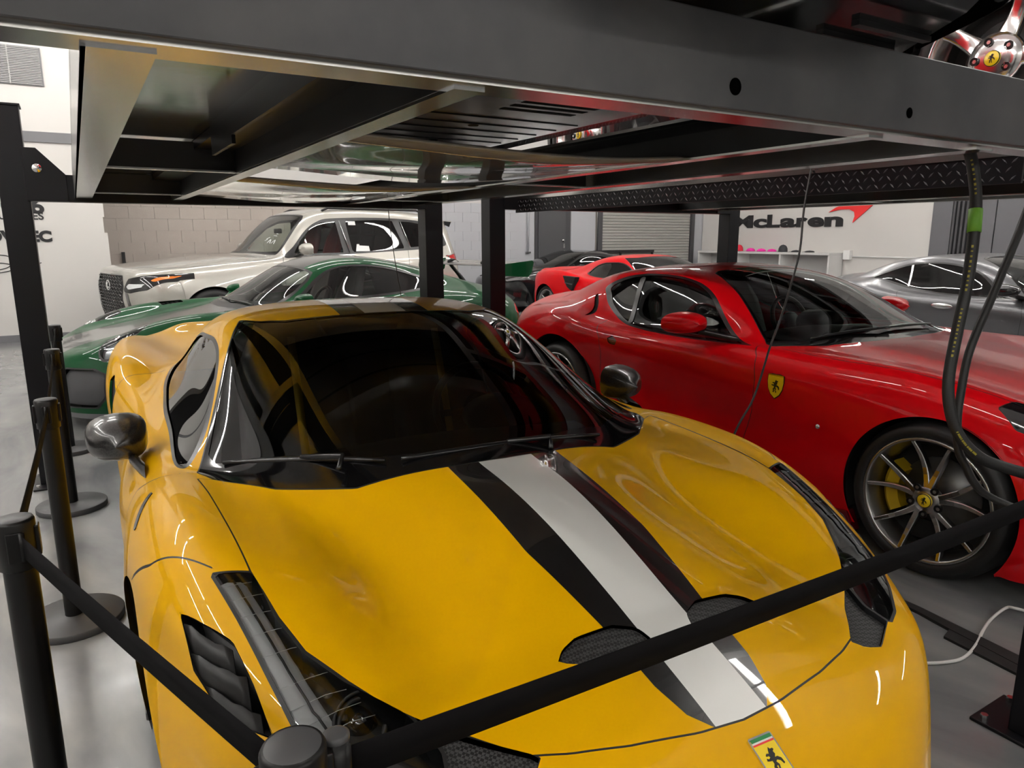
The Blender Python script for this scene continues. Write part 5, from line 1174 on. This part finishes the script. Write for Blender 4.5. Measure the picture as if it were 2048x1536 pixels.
# ------------------------------------------------------------------ pale silver off-road wagon behind it
SNET = [
 [(0,-.90,.36),(.28,-.895,.36),(.50,-.87,.36),(.67,-.81,.36),(.80,-.71,.36),(.88,-.60,.36),(.93,-.52,.36),(.955,-.47,.36),(.96,-.44,.36),(.955,-.42,.35),(.94,-.40,.34)],
 [(0,-.945,.60),(.28,-.94,.60),(.51,-.91,.60),(.69,-.85,.60),(.82,-.74,.60),(.90,-.62,.60),(.945,-.53,.59),(.965,-.47,.55),(.97,-.43,.48),(.965,-.41,.42),(.95,-.40,.36)],
 [(0,-.955,.82),(.28,-.95,.82),(.51,-.92,.82),(.69,-.855,.82),(.815,-.74,.82),(.895,-.61,.82),(.94,-.51,.79),(.96,-.45,.71),(.97,-.41,.58),(.965,-.39,.46),(.95,-.38,.36)],
 [(0,-.92,1.0),(.28,-.915,1.0),(.50,-.885,1.0),(.67,-.82,.995),(.79,-.71,.985),(.87,-.58,.965),(.92,-.47,.90),(.955,-.40,.78),(.968,-.36,.61),(.963,-.34,.46),(.95,-.33,.36)],
 [(0,-.80,1.085),(.29,-.795,1.085),(.50,-.77,1.08),(.66,-.71,1.065),(.78,-.61,1.045),(.86,-.49,1.0),(.915,-.38,.92),(.955,-.30,.79),(.972,-.26,.62),(.967,-.24,.46),(.95,-.23,.36)],
 sec(-.35, [(0,1.135),(.29,1.135),(.50,1.13),(.66,1.115),(.785,1.085),(.865,1.035),(.92,.94),(.96,.80),(.985,.63),(.98,.46),(.95,.35)]),
 sec(.05, [(0,1.17),(.3,1.17),(.51,1.165),(.68,1.15),(.795,1.12),(.87,1.065),(.925,.965),(.965,.82),(.99,.64),(.985,.46),(.95,.34)]),
 sec(.48, [(0,1.20),(.3,1.20),(.52,1.195),(.69,1.18),(.80,1.155),(.875,1.10),(.93,.99),(.965,.84),(.985,.64),(.98,.46),(.95,.33)]),
 [(0,.80,1.22),(.3,.81,1.22),(.53,.84,1.213),(.70,.88,1.203),(.805,.91,1.185),(.877,.92,1.135),(.93,.92,1.0),(.965,.92,.84),(.975,.92,.64),(.97,.92,.45),(.95,.92,.33)],
 [(0,1.10,1.50),(.3,1.11,1.495),(.51,1.13,1.48),(.665,1.16,1.44),(.765,1.19,1.33),(.868,1.21,1.17),(.93,1.21,1.02),(.965,1.21,.84),(.975,1.21,.64),(.97,1.21,.45),(.95,1.21,.33)],
 [(0,1.44,1.77),(.3,1.45,1.765),(.49,1.47,1.75),(.63,1.50,1.70),(.735,1.53,1.50),(.858,1.55,1.20),(.93,1.55,1.04),(.965,1.55,.85),(.975,1.55,.64),(.97,1.55,.45),(.95,1.55,.33)],
 sec(1.95, [(0,1.86),(.30,1.855),(.49,1.843),(.635,1.795),(.735,1.56),(.857,1.22),(.935,1.05),(.965,.86),(.975,.64),(.97,.45),(.95,.33)]),
 sec(2.6, [(0,1.875),(.30,1.87),(.49,1.858),(.635,1.81),(.735,1.57),(.857,1.235),(.935,1.06),(.967,.87),(.977,.65),(.972,.45),(.95,.33)]),
 sec(3.2, [(0,1.855),(.295,1.85),(.485,1.838),(.625,1.79),(.73,1.565),(.855,1.25),(.935,1.07),(.97,.87),(.985,.65),(.98,.46),(.95,.33)]),
 sec(3.7, [(0,1.815),(.29,1.81),(.475,1.798),(.61,1.75),(.72,1.55),(.845,1.265),(.93,1.08),(.965,.88),(.975,.65),(.97,.46),(.95,.34)]),
 [(0,4.02,1.735),(.28,4.015,1.73),(.455,4.0,1.715),(.58,3.97,1.665),(.69,3.94,1.50),(.82,3.91,1.27),(.905,3.89,1.09),(.945,3.87,.88),(.955,3.86,.65),(.95,3.85,.46),(.94,3.85,.36)],
 [(0,4.13,1.42),(.28,4.125,1.42),(.46,4.11,1.41),(.59,4.08,1.38),(.69,4.05,1.30),(.80,4.01,1.18),(.885,3.97,1.03),(.93,3.94,.85),(.94,3.92,.64),(.94,3.91,.47),(.93,3.9,.38)],
 [(0,4.17,1.05),(.28,4.165,1.05),(.48,4.15,1.05),(.62,4.13,1.04),(.73,4.10,1.0),(.82,4.06,.94),(.885,4.02,.85),(.92,3.99,.73),(.93,3.97,.59),(.93,3.96,.48),(.92,3.95,.40)],
 [(0,4.13,.45),(.28,4.125,.45),(.48,4.11,.45),(.62,4.09,.45),(.73,4.06,.45),(.81,4.03,.44),(.87,4.0,.43),(.905,3.97,.42),(.915,3.96,.41),(.915,3.95,.40),(.905,3.94,.39)],
]
SNET = np.array(SNET); SNET[:, :, 2] = .33 + (SNET[:, :, 2] - .33) * 1.02
for _i, _w in ((0, 1), (1, 1), (2, 1), (3, .9), (4, .6)): SNET[_i, :, 1] += _w * np.array([0, -.004, -.022, -.05, -.09, -.10, -.075, -.04, -.02, 0, 0])
mat('paint_champagne', (.46, .445, .405), .26, metal=.3, coat=1.0, coat_rough=.02)
mat('red_leather', (.18, .012, .012), .55)
mat('paper_white', (.78, .80, .80), .6)
mat('amber', (.8, .18, .01), .3, coat=.6)
POSE_S = (-.322, 10.51, -1.285)
SV_SCALE = (1.02, 1.035, 1.01)
sv = thing('off_road_wagon', 'pale silver off-road wagon with a dark lattice grille behind the green car', 'car', (POSE_S[0], POSE_S[1], 0), POSE_S[2])
sv.scale = SV_SCALE
def wagon():
    S = Skin(SNET, .035)
    up = lambda V, lo: np.where(V[:, 2] > lo, 0, 1.)
    scr = [(0, .80), (.3, .81), (.53, .84), (.70, .88), (.765, .93), (.70, 1.13), (.645, 1.30), (.60, 1.44), (.55, 1.475), (.3, 1.44), (0, 1.43)]
    S.region('cowl', lambda V, Q: sdpoly(np.abs(V[:, 0]), V[:, 1], mirror_poly(scr)) + up(V, 1.15), gap=.006)
    gl = [(0, .84), (.3, .85), (.52, .88), (.68, .93), (.725, .97), (.665, 1.15), (.61, 1.30), (.565, 1.42), (.53, 1.445), (.3, 1.41), (0, 1.40)]
    S.region('windshield', lambda V, Q: sdpoly(np.abs(V[:, 0]), V[:, 1], mirror_poly(gl)) + up(V, 1.15), sel=('cowl',))
    side = lambda V: np.where(np.abs(V[:, 0]) > .5, 0, 1.)
    DLO = [(1.02, 1.19), (1.20, 1.34), (1.42, 1.56), (1.62, 1.685), (1.85, 1.735), (2.6, 1.755), (3.2, 1.735), (3.55, 1.69), (3.78, 1.58), (3.83, 1.42), (3.70, 1.30), (2.5, 1.235), (1.3, 1.19)]
    S.region('window_trim', lambda V, Q: sdpoly(V[:, 1], V[:, 2], smooth_poly(DLO)) + side(V))
    for nm, P in (('window_front', [(1.17, 1.235), (1.30, 1.40), (1.50, 1.59), (1.68, 1.675), (1.90, 1.70), (1.93, 1.24)]), ('window_rear', [(2.08, 1.245), (2.06, 1.70), (2.6, 1.722), (2.88, 1.715), (3.0, 1.29), (2.6, 1.265)]),
                  ('window_cargo', [(3.10, 1.305), (3.0, 1.705), (3.2, 1.70), (3.50, 1.655), (3.68, 1.56), (3.74, 1.42), (3.64, 1.335)])):
        S.region(nm, lambda V, Q, P=P: sdpoly(V[:, 1], V[:, 2], P) + side(V), sel=('window_trim',))
    for P in ([(1.0, 1.19), (.94, 1.0), (1.0, .5)], [(2.0, 1.22), (2.0, .9), (1.98, .45)], [(3.05, 1.26), (3.0, 1.0), (2.75, .6)]):
        S.seam(VY, VZ, P, .0035, ONSIDE)
    S.seam(VX, VY, [(.85, .82), (.845, .2), (.83, -.30), (.77, -.58), (.6, -.72)], .0035, lambda V, Q: V[:, 2] > .95)
    S.region('grille', lambda V, Q: sdpoly(np.abs(V[:, 0]), V[:, 2], [(-.50, .99), (.50, .99), (.56, .86), (.50, .70), (.60, .40), (.62, .36), (-.62, .36), (-.60, .40), (-.50, .70), (-.56, .86)]) + np.where(V[:, 1] < -.5, 0, 1.), gap=.012, gapname='grille_frame')
    S.region('lamp', lambda V, Q: sdpoly(np.abs(V[:, 0]), V[:, 2], [(.565, .81), (.65, .955), (.78, .985), (.90, 1.015), (.94, 1.0), (.91, .90), (.87, .83), (.70, .79)]) + np.where(V[:, 1] < -.2, 0, 1.), gap=.006)
    S.region('amber', lambda V, Q: sdpoly(np.abs(V[:, 0]), V[:, 2], [(.865, .925), (.885, .985), (.91, .99), (.895, .93)]) + np.where(V[:, 1] < -.2, 0, 1.), sel=('lamp',))
    S.region('blade', lambda V, Q: sdpoly(np.abs(V[:, 0]), V[:, 2], [(.60, .835), (.67, .90), (.85, .90), (.83, .86), (.70, .835)]) + np.where(V[:, 1] < -.2, 0, 1.), sel=('lamp',))
    S.region('corner', lambda V, Q: sdpoly(np.abs(V[:, 0]), V[:, 2], [(.60, .80), (.66, .79), (.70, .60), (.86, .52), (.84, .48), (.66, .50)]) + np.where(V[:, 1] < -.3, 0, 1.))
    S.region('tail_lamp', lambda V, Q: sdpoly(V[:, 1], V[:, 2], [(3.70, 1.18), (3.82, 1.16), (3.98, 1.19), (4.12, 1.16), (4.12, 1.02), (4.0, 1.02), (3.9, 1.10)]) + side(V), gap=.006)
    S.region('rear_glass', lambda V, Q: sdpoly(np.abs(V[:, 0]), V[:, 2], [(-.52, 1.25), (.52, 1.25), (.50, 1.62), (-.50, 1.62)]) + np.where(V[:, 1] > 3.9, 0, 1.), gap=.006)
    arches(S, 0, 2.85, .40, .44, .44, .6)
    b = S.part('body', 'body_shell', 'paint_champagne', sv); S.part('seam', 'panel_gaps', 'seal_black', b, kind='stuff')
    S.part('cowl', 'cowl_panel', 'trim_black', sv); S.part('windshield', 'windshield', 'glass_clear', sv, off=-.003)
    gf = S.part('grille', 'grille', 'seal_black', sv, off=-.03); S.part('grille_frame', 'grille_frame', 'trim_black', sv)
    # lattice of the spindle grille
    lat = MB()
    def yfront(x, z):
        d = np.hypot(np.abs(S.V[:, 0]) - abs(x), S.V[:, 2] - z) + np.where(S.V[:, 1] < -.5, 0, 9); return float(S.V[int(d.argmin()), 1])
    for r_ in range(15):
        z0 = .38 + r_ * .042; hw = np.interp(z0, [.36, .70, .86, .99], [.60, .49, .55, .49]); xs_ = np.arange(-hw, hw + .01, .055)
        pts = [(x, yfront(x, z0) - .004, z0 + (.012 if j % 2 else -.012) * (1 if r_ % 2 else -1)) for j, x in enumerate(xs_)]
        lat.tube(pts, .0055, 4)
    lat.build('grille_lattice', mat('dark_chrome', (.30, .30, .31), .22, metal=1.0), gf, kind='stuff')
    MB().lathe([(.085, -.006), (.075, -.016), (.062, -.006)], 24, 'y', Matrix.Translation((0, yfront(0, .86), .86)) @ Matrix.Diagonal((1, 1, .8, 1))).build('emblem_ring', 'chrome', gf)
    MB().tube([(-.02, yfront(0, .86) - .012, .895), (-.03, yfront(0, .86) - .012, .83), (.05, yfront(0, .86) - .012, .835)], .007, 5).build('emblem_mark', 'chrome', gf)
    S.part('rear_glass', 'rear_window', 'glass_dark', sv)
    for s in (-1, 1):
        S.part('window_trim', 'window_trim', 'trim_black', sv, side=s); S.part('window_front', 'front_window', 'glass_clear', sv, off=-.005, side=s)
        S.part('window_rear', 'rear_side_window', 'glass_dark', sv, off=-.005, side=s); S.part('window_cargo', 'cargo_window', 'glass_dark', sv, off=-.005, side=s)
        l = S.part('lamp', 'headlight', 'black_gloss', sv, side=s); S.part('amber', 'turn_signal', 'amber', l, off=.002, side=s); S.part('blade', 'lamp_blade', 'paper_white', l, off=.003, side=s)
        S.part('corner', 'bumper_corner', 'dark_chrome', sv, off=.004, side=s); S.part('tail_lamp', 'tail_lamp', 'red_lens', sv, side=s)
        mirror_pod(sv, s, 1.06, 1.22, 1.30, .11, .06, .085, 'paint_champagne', (s * .90, 1.20, 1.20), m2='trim_black')
        MB().tube([(s * .60, 1.75, 1.845), (s * .60, 1.85, 1.885), (s * .60, 3.4, 1.885), (s * .595, 3.55, 1.83)], .016, 8).build('roof_rail', 'trim_black', sv)
        MB().tube([(s * .985, 2.12, 1.02), (s * 1.0, 2.15, 1.025), (s * 1.0, 2.33, 1.035), (s * .985, 2.36, 1.035)], .012, 8).build('door_handle', 'chrome', sv)
        for y0, z0, z1 in ((1.97, 1.24, 1.70), (3.03, 1.30, 1.71)):
            MB().tube([(s * .87, y0 + .06, z0), (s * .70, y0 - .01, z1 - .0)], .006, 6).build('window_strip', 'chrome', sv)
    # paper price sheets behind the windows, screen numbers
    xw = .80
    for P, z0 in (([(2.13, 1.255), (2.21, 1.255), (2.21, 1.36), (2.17, 1.36)], 0), ([(2.21, 1.255), (2.37, 1.255), (2.37, 1.33), (2.21, 1.34)], 0), ([(2.10, 1.64), (2.22, 1.64), (2.22, 1.695), (2.10, 1.695)], 1)):
        yz = np.array(P); c = yz.mean(0)
        d = np.hypot(S.V[:, 1] - c[0], S.V[:, 2] - c[1]) + np.where(S.V[:, 0] > .5, 0, 9); x0 = float(S.V[int(d.argmin()), 0]); n = S.N[int(d.argmin())]
        MB().add([(x0 + .003 - (z - c[1]) * n[2] / n[0], y, z) for y, z in P], [tuple(range(len(P)))]).build('price_sheet', 'paper_white', sv, solid=.001)
    MB().prism([(-.12, 1.52), (.12, 1.52), (.12, 1.59), (-.12, 1.59)], 1.34, 1.36, 'y').build('rearview_mirror', 'cabin_black', sv, bevel=.01)
    interior(sv, 1.18, 1.75, .2, .70, dash_z=1.17, roof=1.75, floor_z=.60, seat='red_leather', seat_h=.75, dash_w=.74, yb=None)
    interior_row2 = thing('rear_bench', None, None, (0, 2.75, .65), 0, parent=sv)
    for x0 in (-.42, 0, .42):
        MB().prism([(-.03, .2), (.10, .85), (.20, .85), (.12, .2)], x0 - .19, x0 + .19, 'x').build('bench_back', 'cabin_black', interior_row2, bevel=.03)
        MB().prism([(.10, .86), (.13, 1.02), (.2, 1.02), (.2, .86)], x0 - .10, x0 + .10, 'x').build('headrest', 'cabin_black', interior_row2, bevel=.03)
    MB().prism([(3.92, 1.74), (4.14, 1.735), (4.16, 1.72), (4.10, 1.66), (3.95, 1.68)], -.56, .56, 'x').build('roof_spoiler', 'paint_champagne', sv, bevel=.008)
    for s in (-1, 1): MB().prism([(3.98, 1.725), (4.12, 1.715), (4.08, 1.63), (4.0, 1.66)], s * .56, s * .585, 'x').build('spoiler_side', 'black_gloss', sv, bevel=.004)
    for k, pts in enumerate(([(.30, 0), (.34, .05), (.31, .08), (.36, .10)], [(.40, 0), (.42, .09), (.46, .02)], [(.49, .01), (.53, .09), (.55, .03)], [(.42, .16), (.50, .17)], [(.45, .21), (.49, .22)])):
        q = []
        for x, h in pts:
            y0 = 1.0 + h * .55; dd = np.hypot(S.V[:, 0] - x, S.V[:, 1] - y0) + np.where(S.V[:, 2] > 1.15, 0, 9); v_ = S.V[int(dd.argmin())]; q.append((x, v_[1] - .004, v_[2] + .004))
        MB().tube(spline(np.array(q), 4).tolist(), .005, 4).build('marker_stroke', 'paper_white', sv)
    underbody(sv, [(-.88, 4.0), (-.88, .5), (-.86, -.45), (-.6, -.80), (.6, -.80), (.86, -.45), (.88, .5), (.88, 4.0)], .32, .42)
    arch_liner(sv, 0, .44, .40, .95); arch_liner(sv, 2.85, .44, .40, .95)
    for s in (-1, 1):
        for y0 in (0, 2.85): wheel(sv, s, .97, y0, .405, .405, .29, .28, 'star', 'rim_grey', None, None, detail=False)
wagon()
# ------------------------------------------------------------------ grey coupe on the far right, and other background cars
mat('paint_satin_grey', (.12, .12, .128), .30, metal=.6, coat=.35, coat_rough=.15)
mat('paint_black', (.006, .006, .007), .2, coat=1.0, coat_rough=.01)
mat('paint_silver_white', (.6, .6, .6), .3, coat=1.0)
A_WO = [(4.9, 10.4), (4.2, 11.0), (3.5, 12.0), (3.2, 13.0), (3.15, 14.0), (3.4, 15.2), (3.9, 16.3), (4.35, 16.55), (4.75, 15.6), (5.05, 14.3), (5.2, 12.8), (5.2, 11.2)]
A_WI = [(4.8, 10.7), (4.25, 11.25), (3.62, 12.1), (3.34, 13.0), (3.29, 14.0), (3.53, 15.1), (3.98, 16.05), (4.3, 16.25), (4.62, 15.45), (4.9, 14.2), (5.04, 12.8), (5.04, 11.4)]
POSE_A = (7.18, 2.171, -.081)
def grey_coupe():
    t = thing('sports_car', 'satin grey coupe with rounded roof parked beyond the red coupe', 'car', (POSE_A[0], POSE_A[1], 0), POSE_A[2])
    S = coupe_skin(.03, A_WO, A_WI)
    S.region('pillar', lambda V, Q: sdline(np.abs(Q[:, 0]), Q[:, 1], [(3.15, 14.9), (5.0, 14.6)]) * .1 - .0045 + np.where(V[:, 2] > .85, 0, 1.), sel=('side_window',))
    arches(S, 0, 2.71, .345, .37, .39)
    coupe_parts(S, t, 'paint_satin_grey', 'glass_tint')
    for s in (-1, 1):
        S.part('pillar', 'window_divider', 'steel', t, side=s)
        mirror_pod(t, s, 1.02, 1.02, .975, .105, .07, .06, 'black_gloss', (s * .86, 1.0, .90), m2='trim_black')
        j = np.argmin(np.hypot(S.V[:, 1] - 1.72, S.V[:, 2] - .775) + np.where(s * S.V[:, 0] > 0, 0, 9)); p = S.V[j]
        MB().lathe([(0, -.12), (.018, -.10), (.030, -.03), (.032, .03), (.02, .10), (0, .12)], 14, 'y', Matrix.Translation((p[0], p[1], p[2])) @ Matrix.Diagonal((.5, 1, 1, 1))).build('door_handle', 'steel', t)
    interior(t, 1.35, 1.85, .2, .66, dash_z=.90, roof=1.22, floor_z=.24, seat_h=.66)
    underbody(t, [(-.86, 3.3), (-.86, .4), (-.80, -.35), (-.5, -.75), (0, -.88), (.5, -.75), (.80, -.35), (.86, .4), (.86, 3.3)])
    arch_liner(t, 0, .37, .345, .94); arch_liner(t, 2.71, .39, .345, .96)
    for s in (-1, 1):
        for y0 in (0, 2.71): wheel(t, s, .955, y0, .345, .345, .265, .27, 'twin', 'rim_dark', None, None, detail=False)
grey_coupe()

S_low = ferrari_skin(.035)
def mid_car(label, pose, paint, z=0.0, rim='rim_bright', cap='badge_yellow'):
    t = thing('sports_car', label, 'car', (pose[0], pose[1], z), pose[2])
    ferrari_parts(S_low, t, paint, False)
    for s in (-1, 1):
        S_low.part('lamp', 'headlight', 'black_gloss', t, side=s); S_low.part('louvre', 'fender_vent', 'trim_black', t, side=s)
        mirror_pod(t, s, .945, 1.86, .872, .080, .075, .052, paint, (s * .865, 1.70, .80))
        wheel(t, s, .885, 1.13, .335, .335, .262, .245, 'star', rim, None, cap, detail=(z > 0)); wheel(t, s, .99, 3.78, .345, .345, .268, .30, 'star', rim, None, cap, detail=(z > 0))
    MB().prism(plan, .112, .2).build('underbody', 'black_gloss' if z > 0 else 'arch_black', t)
    if z > 0:
        for s in (-1, 1):
            for k in range(5): MB().box(s * .34, s * .62, .48 + .09 * k, .50 + .09 * k, .100, .112).build('underbody_fin', 'trim_black', t)
    arch_liner(t, 1.13, .368, .34, .84); arch_liner(t, 3.78, .372, .34, .97)
    MB().prism([(-.62, 1.5), (.62, 1.5), (.62, 2.8), (-.62, 2.8)], .25, .80).build('cabin_tub', 'cabin_black', t)
    return t
# red mid-engined car in the second row, black one along the back wall
def nose_pose(p):   # pose given at the front axle -> pose at the nose
    x, y, a = p; c, s = math.cos(a), math.sin(a); return (x + s * 1.13, y - c * 1.13, a)
b1 = mid_car('bright red mid-engined car with side intake in the second row', nose_pose((6.224, 7.284, .043)), 'paint_red', rim='rim_grey')
for s in (-1, 1):   # dark mouth with a vane on the rear haunch
    q = MB().prism([(2.86, .86), (3.22, .87), (3.10, .70), (2.97, .64)], s * .955, s * 1.045, 'x').build('haunch_intake', 'arch_black', b1, bevel=.01)
    MB().prism([(2.93, .755), (3.16, .77), (3.15, .755), (2.95, .735)], s * .95, s * 1.05, 'x').build('intake_vane', 'paint_satin_grey', b1)
p0 = UV(10.5, 12.30)
b2 = mid_car('black low car parked along the back wall by the dark door', (p0[0] - 4.4, p0[1] - .25, -PI / 2 + A), 'paint_black', rim='rim_dark', cap=None)
# cars standing on the lifts
p1 = UV(.338, .10); up_red = mid_car('red car parked up on the lift above the yellow car', (p1[0], p1[1], A), 'paint_red', 1.816)
p2 = UV(3.27, .03); up_blk = mid_car('black car with bright five-spoke wheels up on the second lift', (p2[0], p2[1], A), 'paint_black', 1.827)
# stamped undertray of the upper red car: slots and ribs
def undertray(t, z):
    pn_ = MB().box(-.72, .72, 1.3, 3.3, z - .006, z).build('undertray', mat('tray_grey', (.30, .30, .31), .30, metal=.8), t)
    for i in range(6):
        for x0 in (-.52, .20):
            MB().box(x0, x0 + .32, 1.40 + i * .075, 1.435 + i * .075, z - .0075, z - .006).build('undertray_slot', 'arch_black', pn_)
    for i in range(7):
        MB().box(-.68, .68, 1.98 + i * .16, 1.99 + i * .16, z - .010, z - .006).build('undertray_rib', 'seal_black', pn_)
    for x0, y0 in ((-.3, 2.2), (.3, 2.2), (-.35, 2.7), (.35, 2.7), (0, 3.0)):
        MB().lathe([(0, -.004), (.02, -.004), (.024, 0)], 12, M=Matrix.Translation((x0, y0, z - .006))).build('undertray_bolt', 'seal_black', pn_)
undertray(up_red, .112); undertray(up_blk, .112)
# ------------------------------------------------------------------ belt stanchions
mat('stanchion_black', (.008, .0075, .0075), .34, spec=.3)
mat('stanchion_cap', (.055, .055, .058), .45)
mat('belt', (.005, .0045, .005), .85, spec=.1)
HS = .888
def stanchion(u, v, label, heads):
    t = thing('stanchion', label, 'stanchion', UV(u, v, 0), A, 'belt stanchions around the yellow car')
    MB().lathe([(0, 0), (.170, 0), (.172, .003), (.172, .027), (.169, .030), (.040, .032), (.032, .036)], 40).build('base', 'stanchion_cap', t)
    MB().lathe([(.0315, .036), (.0315, HS - .105)], 28).build('pole', 'stanchion_black', t)
    hd = MB().lathe([(.032, HS - .110), (.038, HS - .106), (.038, HS - .006), (.035, HS), (0, HS)], 32).build('head', 'stanchion_black', t)
    MB().lathe([(0, HS + .001), (.031, HS + .001), (.034, HS - .001)], 32).build('cap', 'stanchion_cap', t)
    for a in (0, PI / 2, PI, 1.5 * PI):
        M = Matrix.Rotation(a, 4, 'Z')
        MB().box(.034, .043, -.014, .014, HS - .085, HS - .02, M).build('belt_clip', 'stanchion_black', hd, bevel=.002)
    return t
ST = {'a': (-.69, .278), 'b': (-1.015, 1.27), 'c': (-.995, 2.58), 'd': (-1.007, 3.99), 'e': (-1.02, 5.26)}
stanchion(*ST['a'], 'black stanchion standing at the headlight of the yellow car', 0)
stanchion(*ST['b'], 'black stanchion near the front fender of the yellow car', 0)
stanchion(*ST['c'], 'black stanchion on a round base beside the carbon door mirror', 0)
stanchion(*ST['d'], 'black stanchion between the lift post and the yellow rear fender', 0)
stanchion(*ST['e'], 'black stanchion standing before the nose of the green car', 0)
def belt(p, q, label, sag=.0, start=.043):
    t = turn(thing('retractable_belt', label, 'belt', (0, 0, 0), 0, 'retractable belts'))
    rows = []
    p, q = np.array(p), np.array(q); d = (q - p) / np.linalg.norm(q - p); p = p + d * start; q = q - d * .043
    for f in np.linspace(0, 1, 17):
        c = p + (q - p) * f; z = HS - .052 - sag * 4 * f * (1 - f); rows.append([(c[0], c[1], z + .024), (c[0], c[1], z - .024)])
    MB().grid(rows).build('webbing', 'belt', t, solid=.0015)
    for c in (p, q): MB().tube([(c[0], c[1], HS - .022), (c[0], c[1], HS - .082)], .006, 8).build('belt_end', 'stanchion_black', t)
    return t
belt(ST['a'], (1.4385, .262), 'black belt stretched across the nose of the yellow car', sag=.008, start=.062)
belt(ST['b'], ST['a'], 'black belt running along the headlight side of the yellow car', sag=.004)
belt(ST['c'], ST['b'], 'black belt beside the carbon door mirror', sag=.006)
belt(ST['d'], ST['c'], 'black belt beside the yellow rear fender', sag=.006)
belt(ST['e'], ST['d'], 'black belt closest to the green car nose', sag=.004)
# belt return spool standing at the front post
sp_ = thing('belt_spool', 'slim grey belt spool clipped to the stanchion at the headlight', 'belt spool', UV(-.6374, .287, 0), A)
MB().lathe([(0, HS - .105), (.0165, HS - .105), (.0165, HS - .018), (0, HS - .018)], 20).build('spool_drum', 'stanchion_black', sp_)
MB().lathe([(.0165, HS - .018), (.0165, HS - .013), (.012, HS - .011), (0, HS - .011)], 20).build('spool_cap', 'stanchion_cap', sp_)
MB().box(-.03, -.012, -.006, .006, HS - .07, HS - .035).build('spool_clip', 'stanchion_black', sp_)

# ------------------------------------------------------------------ hoses and cables
mat('hose_black', (.012, .0115, .0115), .5)
mat('hose_print', (.30, .25, .02), .6)
mat('tape_green', (.17, .42, .04), .5)
mat('cord_white', (.75, .74, .72), .45)

def tube_thing(name, label, cat, pts, r, m, part='hose', seg=8, n=6):
    t = turn(thing(name, label, cat)); P = spline(np.array(pts), n)
    MB().tube(P.tolist(), r, seg).build(part, m, t); return t, P
H1 = [(1.338, .715, 1.735), (1.378, .700, 1.722), (1.395, .683, 1.690), (1.395, .657, 1.591), (1.382, .641, 1.492), (1.348, .624, 1.337), (1.309, .616, 1.196), (1.271, .604, 1.055), (1.267, .583, .956), (1.286, .554, .886), (1.325, .519, .837), (1.371, .485, .813), (1.412, .435, .797), (1.445, .374, .785)]
H2 = [(1.63, .60, 1.692), (1.626, .595, 1.666), (1.561, .596, 1.506), (1.459, .605, 1.29), (1.386, .613, 1.132), (1.347, .604, 1.003), (1.33, .595, .923), (1.325, .58, .844), (1.338, .561, .798), (1.355, .54, .75), (1.382, .515, .714), (1.42, .45, .686), (1.465, .374, .672)]
t1, P1 = tube_thing('hydraulic_hose', 'black hydraulic hose with yellow print and green tape, hanging beside the red coupe', 'hose', H1, .0165, 'hose_black')
t2, P2 = tube_thing('hydraulic_hose', 'plain thin black hose hanging beside the taped hose', 'hose', H2, .0115, 'hose_black')
def along(P, f):
    i = min(int(f * (len(P) - 1)), len(P) - 2); a, b = P[i], P[i + 1]; w = f * (len(P) - 1) - i; return a * (1 - w) + b * w, (b - a) / np.linalg.norm(b - a)
c0, d0 = along(P1, .275); c1, _ = along(P1, .319)
MB().tube([tuple(c0), tuple((c0 + c1) / 2), tuple(c1)], .0185, 10).build('tape_wrap', 'tape_green', t1)
tocam = np.array([-.845, -.47, 1.459])
hp = MB()
for k, f in enumerate(np.concatenate([np.linspace(.17, .24, 8), np.linspace(.34, .40, 10), np.linspace(.43, .50, 12), np.linspace(.66, .74, 12)])):
    c, dd = along(P1, float(f)); v = tocam - c; v = v - dd * (v @ dd); v /= np.linalg.norm(v); q = np.cross(dd, v)
    L_ = .0022 + .0012 * ((k * 7) % 3); off = c + v * .0163
    hp.add([tuple(off + dd * L_ + q * .0028), tuple(off - dd * L_ * .6 + q * .0028), tuple(off - dd * L_ * .6 - q * .0028), tuple(off + dd * L_ - q * .0028)], [(0, 1, 2, 3)])
hp.build('hose_print', 'hose_print', t1, kind='stuff', solid=.001)
tube_thing('power_cable', 'thin black cable hanging from the lift in front of the red door', 'cable', [(2.186, 1.802, 1.762), (2.172, 1.796, 1.765), (2.076, 1.745, 1.583), (1.996, 1.689, 1.402), (1.9, 1.649, 1.249), (1.798, 1.613, 1.1), (1.705, 1.582, .989), (1.611, 1.546, .86), (1.529, 1.514, .777), (1.417, 1.494, .668), (1.30, 1.5, .4), (1.2, 1.52, .006)], .0048, 'hose_black', 'cable', 6)
tube_thing('release_cable', 'very thin black cable hanging from the rear cross beam', 'cable', [(1.205, 4.75, 1.83), (1.212, 4.75, 1.698), (1.222, 4.75, 1.558), (1.237, 4.75, 1.409), (1.269, 4.75, 1.181), (1.295, 4.75, .987), (1.32, 4.75, .5), (1.33, 4.75, .005)], .0035, 'hose_black', 'cable', 5)
tube_thing('extension_cord', 'white power cord lying on the floor by the front lift post', 'cord', [(1.50, .72, .007), (1.542, .696, .007), (1.6, .668, .007), (1.677, .649, .007), (1.794, .666, .007), (1.948, .71, .007), (2.061, .734, .007), (2.164, .734, .02), (2.169, .704, .03), (2.232, .679, .007)], .006, 'cord_white', 'cord', 6)
fs_ = turn(thing('floor_strip', 'black rubber cable strip lying on the floor beside the red coupe', 'floor strip'))
MB().prism([(1.897, 1.25), (1.897, .923), (1.80, .0), (1.72, .0), (1.828, .771), (1.854, .913), (1.865, 1.25)], .0, .012).build('strip', 'rubber', fs_)
MB().prism([(1.83, .775), (1.762, .759), (1.70, .10), (1.745, .10)], .0, .010).build('strip_plate', 'rubber', fs_)
